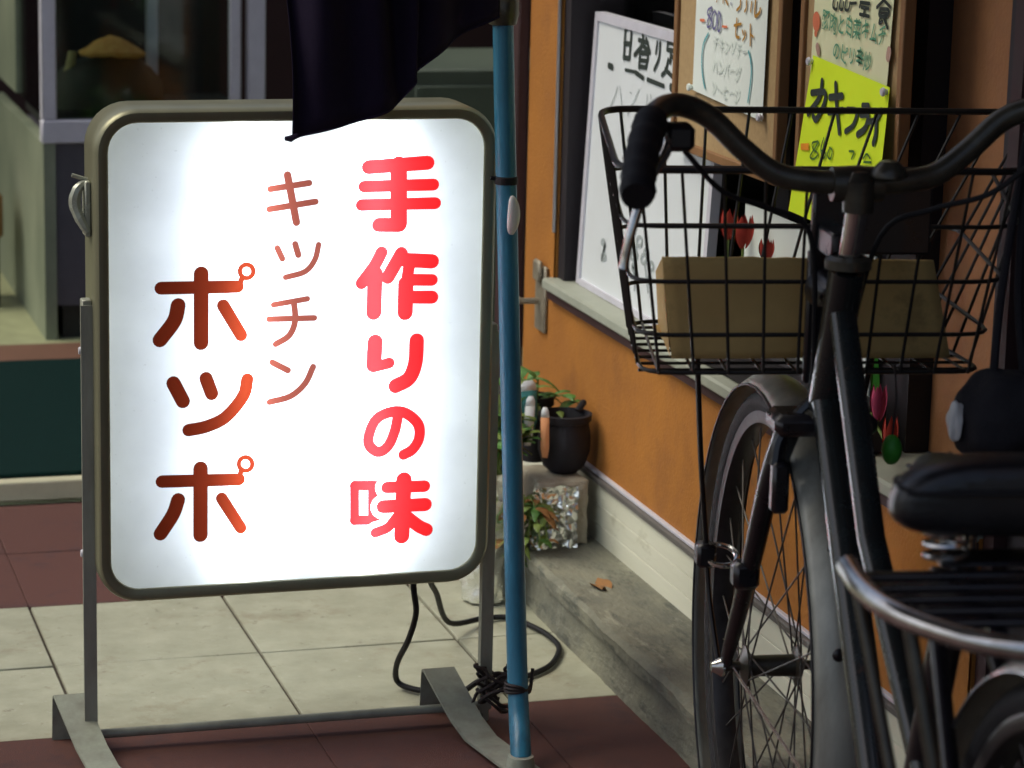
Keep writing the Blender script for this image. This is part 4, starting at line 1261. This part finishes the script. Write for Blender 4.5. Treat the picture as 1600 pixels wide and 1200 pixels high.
# handlebar with swept ends
half = [(-.302, 0, .994), (-.302, .05, .995), (-.297, .09, 1.003), (-.292, .125, 1.028), (-.290, .160, 1.060), (-.296, .188, 1.074), (-.312, .212, 1.077), (-.345, .234, 1.070), (-.385, .248, 1.052)]
full = [(x, -y, z) for x, y, z in reversed(half[1:])] + half
hb = bp(tube_(smooth_line(full, 5), .0128), 'handlebar', M['old_bar'])
for s_ in (-1, 1):
    ln = smooth_line([(-.352, s_ * .237, 1.068), (-.385, s_ * .248, 1.052), (-.43, s_ * .262, 1.029), (-.478, s_ * .272, 1.004)], 5)
    rr = [.0165, .0185] + [.0180 + .0012 * math.sin(i * 2.1) for i in range(len(ln) - 4)] + [.0195, .0165]
    bp(tube_(ln, rr, 16), 'grip', M['rubber'], hb)
    lv = smooth_line([(-.335, s_ * .212, 1.052), (-.350, s_ * .222, 1.030), (-.380, s_ * .246, 1.000), (-.392, s_ * .262, .955), (-.394, s_ * .2695, .915)], 5)
    bp(tube_(lv, [.0065 - .0015 * i / 20 + (.0012 if i > 19 else 0) for i in range(len(lv))], 10), 'brake_lever', M['chrome'], hb)
    bp(MB().box(-.352, -.322, s_ * .205 - .016, s_ * .205 + .016, 1.032, 1.062, .006), 'lever_clamp', M['bike_black'], hb)
    bp(tube_(smooth_line([(-.335, s_ * .205, 1.040), (-.31, s_ * .15, .985), (-.285, s_ * .09, .962), (-.265, s_ * .04, .93), (-.225, s_ * .02, .80), (-.19, s_ * .015, .70)], 6), .0032, 7), 'brake_cable', M['rubber'], hb)
bell = bp(MB().lathe([(0, .018), (.010, .017), (.017, .010), (.020, .002), (.020, 0), (.016, 0)], (-.322, -.030, 1.003), 'z', 20), 'bell', M['old_bar'], hb)
# head lamp, brake arch, ring lock
bp(MB().lathe([(0, -.03), (.010, -.03), (.018, -.012), (.022, .012), (.023, .02), (.020, .024), (0, .020)], (-.222, .006, .858), 'x', 20).box(-.262, -.240, -.006, .018, .848, .868, .004), 'head_lamp', M['bike_black'])
bp(tube_(smooth_line([(-.212, .056, .655), (-.206, .046, .69), (-.205, 0, .735), (-.206, -.046, .69), (-.212, -.056, .655)], 6), .0075, 8).box(-.224, -.204, .040, .060, .60, .66, .004).box(-.224, -.204, -.060, -.040, .60, .66, .004), 'brake_arch', M['bike_black'])
lock = empty('ring_lock', (0, 0, 0))
lock.parent = bike
bp(MB().tube([(.045 + .024 * math.cos(t), .060 + .020 * math.sin(t), .475 + .007 * math.cos(t)) for t in [R(15 * i) for i in range(24)]], .0036, 8, True), 'lock_shackle', M['chrome'], lock)
bp(MB().box(.030, .058, .068, .092, .462, .492, .004), 'lock_body', M['bike_black'], lock)
bp(MB().box(-.122, -.092, .046, .078, .478, .512, .006), 'lock_clamp', M['bike_black'], lock)

# drive train, stand
bp(MB().lathe([(.075, -.002), (.093, -.002), (.093, .002), (.075, .002), (.075, -.002)], (-.60, -.055, .28), 'y', 32), 'chain_ring', M['rim'])
bp(MB().box(-1.18, -.50, -.078, -.050, .235, .375, .02), 'chain_case', M['bike_black'])
for s_, a in ((1, -50), (-1, 130)):
    e = Vector((-.60 + .165 * math.cos(R(a)), s_ * .075, .28 + .165 * math.sin(R(a))))
    ck = bp(tube_([(-.60, s_ * .075, .28), e], .008, 8), 'crank', M['chrome'])
    bp(MB().box(e.x - .045, e.x + .045, e.y + (0.008 if s_ > 0 else -.088), e.y + (.088 if s_ > 0 else -.008), e.z - .012, e.z + .012, .004), 'pedal', M['rubber'], ck)
bp(tube_(smooth_line([(-1.14, .085, RW), (-1.16, .12, .15), (-1.19, .135, .006), (-1.19, 0, .006), (-1.19, -.135, .006), (-1.16, -.12, .15), (-1.14, -.085, RW)], 5), .009, 10), 'rear_stand', M['old_bar'])

# saddle
sad = empty('saddle', (0, 0, 0))
sad.parent = bike
secs = [(-.645, .020, .775, .030), (-.66, .028, .782, .040), (-.70, .034, .790, .046), (-.76, .050, .802, .052), (-.82, .082, .820, .062), (-.87, .104, .834, .070), (-.905, .113, .840, .076), (-.925, .108, .838, .070), (-.937, .090, .830, .050)]
lp = []
for (x, w_, zt, th) in secs:
    ring = []
    for i in range(24):
        t = 2 * math.pi * i / 24
        cx_, sz = math.cos(t), math.sin(t)
        yy = w_ * math.copysign(abs(cx_) ** .62, cx_)
        zz = zt - th / 2 + th / 2 * math.copysign(abs(sz) ** .7, sz) - .012 * (cx_ * cx_) * (1 if sz > -.2 else .4)
        ring.append((x, yy, zz))
    lp.append(ring)
sm = MB().loops(lp, closed=False, smooth=True)
n0 = len(sm.v)
sm.f += [tuple(range(23, -1, -1)), tuple(n0 - 24 + i for i in range(24))]
sm.sm += [True, True]
so = bp(sm, 'saddle_cover', M['leather'], sad)
seam = [(x, w_ * .93, zt - th * .36) for (x, w_, zt, th) in secs[1:]]
seam += [(x - .004, -y, z) if i == 0 else (x, -y, z) for i, (x, y, z) in enumerate(reversed(seam))]
bp(MB().tube(smooth_line(seam, 4), .0024, 7), 'seam_piping', M['rubber'], sad)
md_ = so.modifiers.new('sub', 'SUBSURF'); md_.levels = 1; md_.render_levels = 2
for s_ in (-1, 1):
    pts = []
    for i in range(90):
        t = i / 89
        a = t * 2 * math.pi * 4.5
        pts.append((-.898 + .019 * math.cos(a), s_ * .055 + .019 * math.sin(a), .742 + .048 * t))
    bp(MB().tube(pts, .0028, 7), 'spring', M['chrome'], sad)
    bp(tube_(smooth_line([(-.675, s_ * .010, .782), (-.74, s_ * .022, .758), (-.82, s_ * .026, .750), (-.90, s_ * .055, .744)], 5), .0035, 8), 'saddle_rail', M['old_bar'], sad)
bp(MB().box(-.815, -.775, -.034, .034, .738, .768, .004), 'seat_clamp', M['old_bar'], sad)

# rear carrier
rk = empty('rear_carrier', (0, 0, 0))
rk.parent = bike
lft = [(-.905, .146, .738), (-.96, .146, .734), (-1.005, .138, .731), (-1.045, .118, .728), (-1.085, .085, .726), (-1.11, .045, .725), (-1.118, 0, .7245)]
hoop = lft + [(x, -y, z) for x, y, z in reversed(lft[:-1])]
bp(tube_(smooth_line(hoop, 6), .0105, 12), 'hoop', M['chrome'], rk)
for i, x in enumerate((-.912, -.945, -.978, -1.011, -1.044)):
    wy = (.142, .141, .136, .126, .108)[i]
    bp(MB().box(x - .008, x + .008, -wy, wy, .7245, .7335 - .0005 * i, .002), 'slat', M['bike_black'], rk)
for y in (-.05, .05):
    bp(MB().box(-1.10, -.86, y - .008, y + .008, .716, .7242, .002), 'rail', M['bike_black'], rk)
bp(MB().box(-.905, -.86, -.06, .06, .7345, .740, .002), 'seat_bracket', M['bike_black'], rk)
for s_ in (-1, 1):
    bp(tube_([(-1.03, s_ * .124, .728), (-1.09, s_ * .10, .56), (-1.14, s_ * .078, RW)], .0065, 10), 'carrier_stay', M['old_bar'], rk)
    bp(tube_([(-.93, s_ * .144, .730), (-1.02, s_ * .12, .55), (-1.135, s_ * .080, .36)], .0055, 10), 'carrier_stay', M['old_bar'], rk)

# wire basket
bk = empty('front_basket', (0, 0, 0))
bk.parent = bike
SKEW = .12
def ring_at(t):
    """t 0 at the floor, 1 at the rim"""
    xn, xf = -.150 - .022 * t, .130 + .03 * t
    yn, yf = .203 + .038 * t, .172 + .040 * t
    zn, zf = .750 + .238 * t, .755 + .262 * t
    return xn, xf, yn, yf, zn, zf
def ring_line(t, rad=.042):
    xn, xf, yn, yf, zn, zf = ring_at(t)
    c4 = [(xn, yn, zn), (xn, -yn, zn), (xf, -yf - SKEW * t, zf), (xf, yf, zf)]
    out = []
    for i in range(4):
        p, a, b = Vector(c4[i]), Vector(c4[i - 1]), Vector(c4[(i + 1) % 4])
        pa = p + (a - p).normalized() * rad
        pb_ = p + (b - p).normalized() * rad
        for k in range(5):
            s_ = k / 4
            out.append((pa * (1 - s_) ** 2 + p * 2 * s_ * (1 - s_) + pb_ * s_ * s_))
    return out
for i, t in enumerate((0, .19, .455, .727, 1.0)):
    bp(MB().tube(ring_line(t), .0042 if t == 1 else .0026, 8, True), 'rim_wire' if t == 1 else 'ring_wire', M['basket'], bk)
def at_side(side, k, t):
    xn, xf, yn, yf, zn, zf = ring_at(t)
    if side == 0:
        return Vector((xn - .002, yn * k, zn))
    if side == 1:
        return Vector((xf + .002, yf * k - SKEW * t * (1 - k) / 2, zf))
    y = (yn + (yf + (SKEW * t if side == 3 else 0) - yn) * k)
    return Vector((xn + (xf - xn) * k, (y + .002) * (1 if side == 2 else -1), zn + (zf - zn) * k))
ks = [-.90 + .2 * i for i in range(10)]
for k in ks:
    bp(MB().tube([at_side(0, k, 1), at_side(0, k, .5), at_side(0, k, 0), at_side(1, k, 0), at_side(1, k, .5), at_side(1, k, 1)], .0021, 6), 'upright_wire', M['basket'], bk)
for side in (2, 3):
    for k in (.18, .36, .54, .72, .88):
        bp(MB().tube([at_side(side, k, 1), at_side(side, k, 0)], .0021, 6), 'upright_wire', M['basket'], bk)
for k in (.10, .22, .34, .46, .58, .70, .82, .92):
    bp(MB().tube([at_side(2, k, 0) + Vector((0, 0, -.003)), at_side(3, k, 0) + Vector((0, 0, -.003))], .0021, 6), 'floor_wire', M['basket'], bk)
bp(MB().box(-.192, -.178, -.118, .020, .895, .975, .003).box(-.26, -.178, -.014, .014, .90, .93, .003).box(-.190, -.178, -.022, .022, .745, .90, .003), 'mounting_bracket', M['bike_black'], bk)

# cardboard box in the basket
cbx = empty('cardboard_box', bike.matrix_world @ Vector((-.02, 0, .756)), R(90 - HEAD))
tag(cbx, 'open brown cardboard box lying in the wire basket of the bicycle', 'cardboard box')
def cpart(mb, nm):
    o = mb.build(nm, M['card'])
    o.parent = cbx
    return o
def tilt(y0, y1, z1, x0, xl):
    v = [(x0, y0[0], 0), (x0, y0[1], 0), (x0 + xl, y1[0], z1[0]), (x0 + xl, y1[1], z1[1])]
    t = .004
    v2 = v + [(x + t, y, z) for x, y, z in v]
    return MB().add(v2, [(0, 1, 3, 2), (4, 6, 7, 5), (0, 4, 5, 1), (2, 3, 7, 6), (0, 2, 6, 4), (1, 5, 7, 3)])
def near_face(u, v):
    y = (.158 * (1 - u) - .176 * u) * (1 - v) + (.176 * (1 - u) - .146 * u) * v
    z = (.122 * (1 - u) + .118 * u) * v
    bend = .0035 * noise.noise(Vector((u * 3, v * 3, 4))) + .006 * math.sin(math.pi * u) * v
    return (-.080 - .012 * v + bend, y, z + .0012 * noise.noise(Vector((u * 14, 5, 1))) * v)
nf = cpart(MB().grid(near_face, 24, 10), 'near_side')
sd_ = nf.modifiers.new('thick', 'SOLIDIFY')
sd_.thickness = .004
cpart(tilt((.140, -.150), (.145, -.140), (.070, .070), .100, .008), 'far_side')
cpart(MB().box(-.075, .10, -.150, .150, .001, .005), 'bottom')
cpart(MB().add([(-.076, .160, .001), (.104, .142, .001), (-.088, .176, .121), (.108, .147, .070), (-.076, .156, .001), (.104, .138, .001), (-.088, .172, .121), (.108, .143, .070)], [(0, 1, 3, 2), (4, 6, 7, 5), (2, 3, 7, 6)]), 'left_side')
cpart(MB().add([(-.076, -.170, .001), (.104, -.152, .001), (-.088, -.144, .117), (.108, -.142, .070), (-.076, -.166, .001), (.104, -.148, .001), (-.088, -.140, .117), (.108, -.138, .070)], [(0, 1, 3, 2), (4, 6, 7, 5), (2, 3, 7, 6)]), 'right_side')
# small green charm hanging under the basket
ch = empty('key_charm', bike.matrix_world @ Vector((-.19, -.10, .60)))
tag(ch, 'bright green oval charm hanging below the basket beside the saddle', 'charm')
cc = bike.matrix_world @ Vector((-.19, -.086, .667))
kid(MB().tube([cc + Vector((0, 0, .016)), cc + Vector((.002, 0, .06)), cc + Vector((0, .004, .10))], .0012, 6), 'string', M['wire'], ch)
kid(lumpy(cc.x, cc.y, cc.z, .012, .012, .018, 2, .04, 16, 2, False), 'bead', M['green_bright'], ch)

# black cloth bag hanging from the right side of the handlebar
bg_ = empty('cloth_bag', bike.matrix_world @ Vector((-.30, -.19, .70)))
tag(bg_, 'black cloth bag hanging below the handlebar above the bicycle saddle', 'bag')
bc = bike.matrix_world @ Vector((-.30, -.185, .728))
kid(lumpy(bc.x, bc.y, bc.z, .060, .050, .055, 6, .22, 64, 1.6, False), 'body', M['bag'], bg_)
for dx in (-.02, .02):
    kid(MB().tube(smooth_line([bc + Vector((dx, 0, .035)), bc + Vector((dx * .5, .01, .15)), bike.matrix_world @ Vector((-.303, -.19, 1.07))], 6), .005, 8), 'strap', M['bag'], bg_)
bw = bike.matrix_world @ Vector((-.315, -.122, .732))
kid(lumpy(bw.x, bw.y, bw.z, .009, .009, .024, 4, .3, 40, 1.5, False), 'white_lining', M['white_plastic'], bg_)
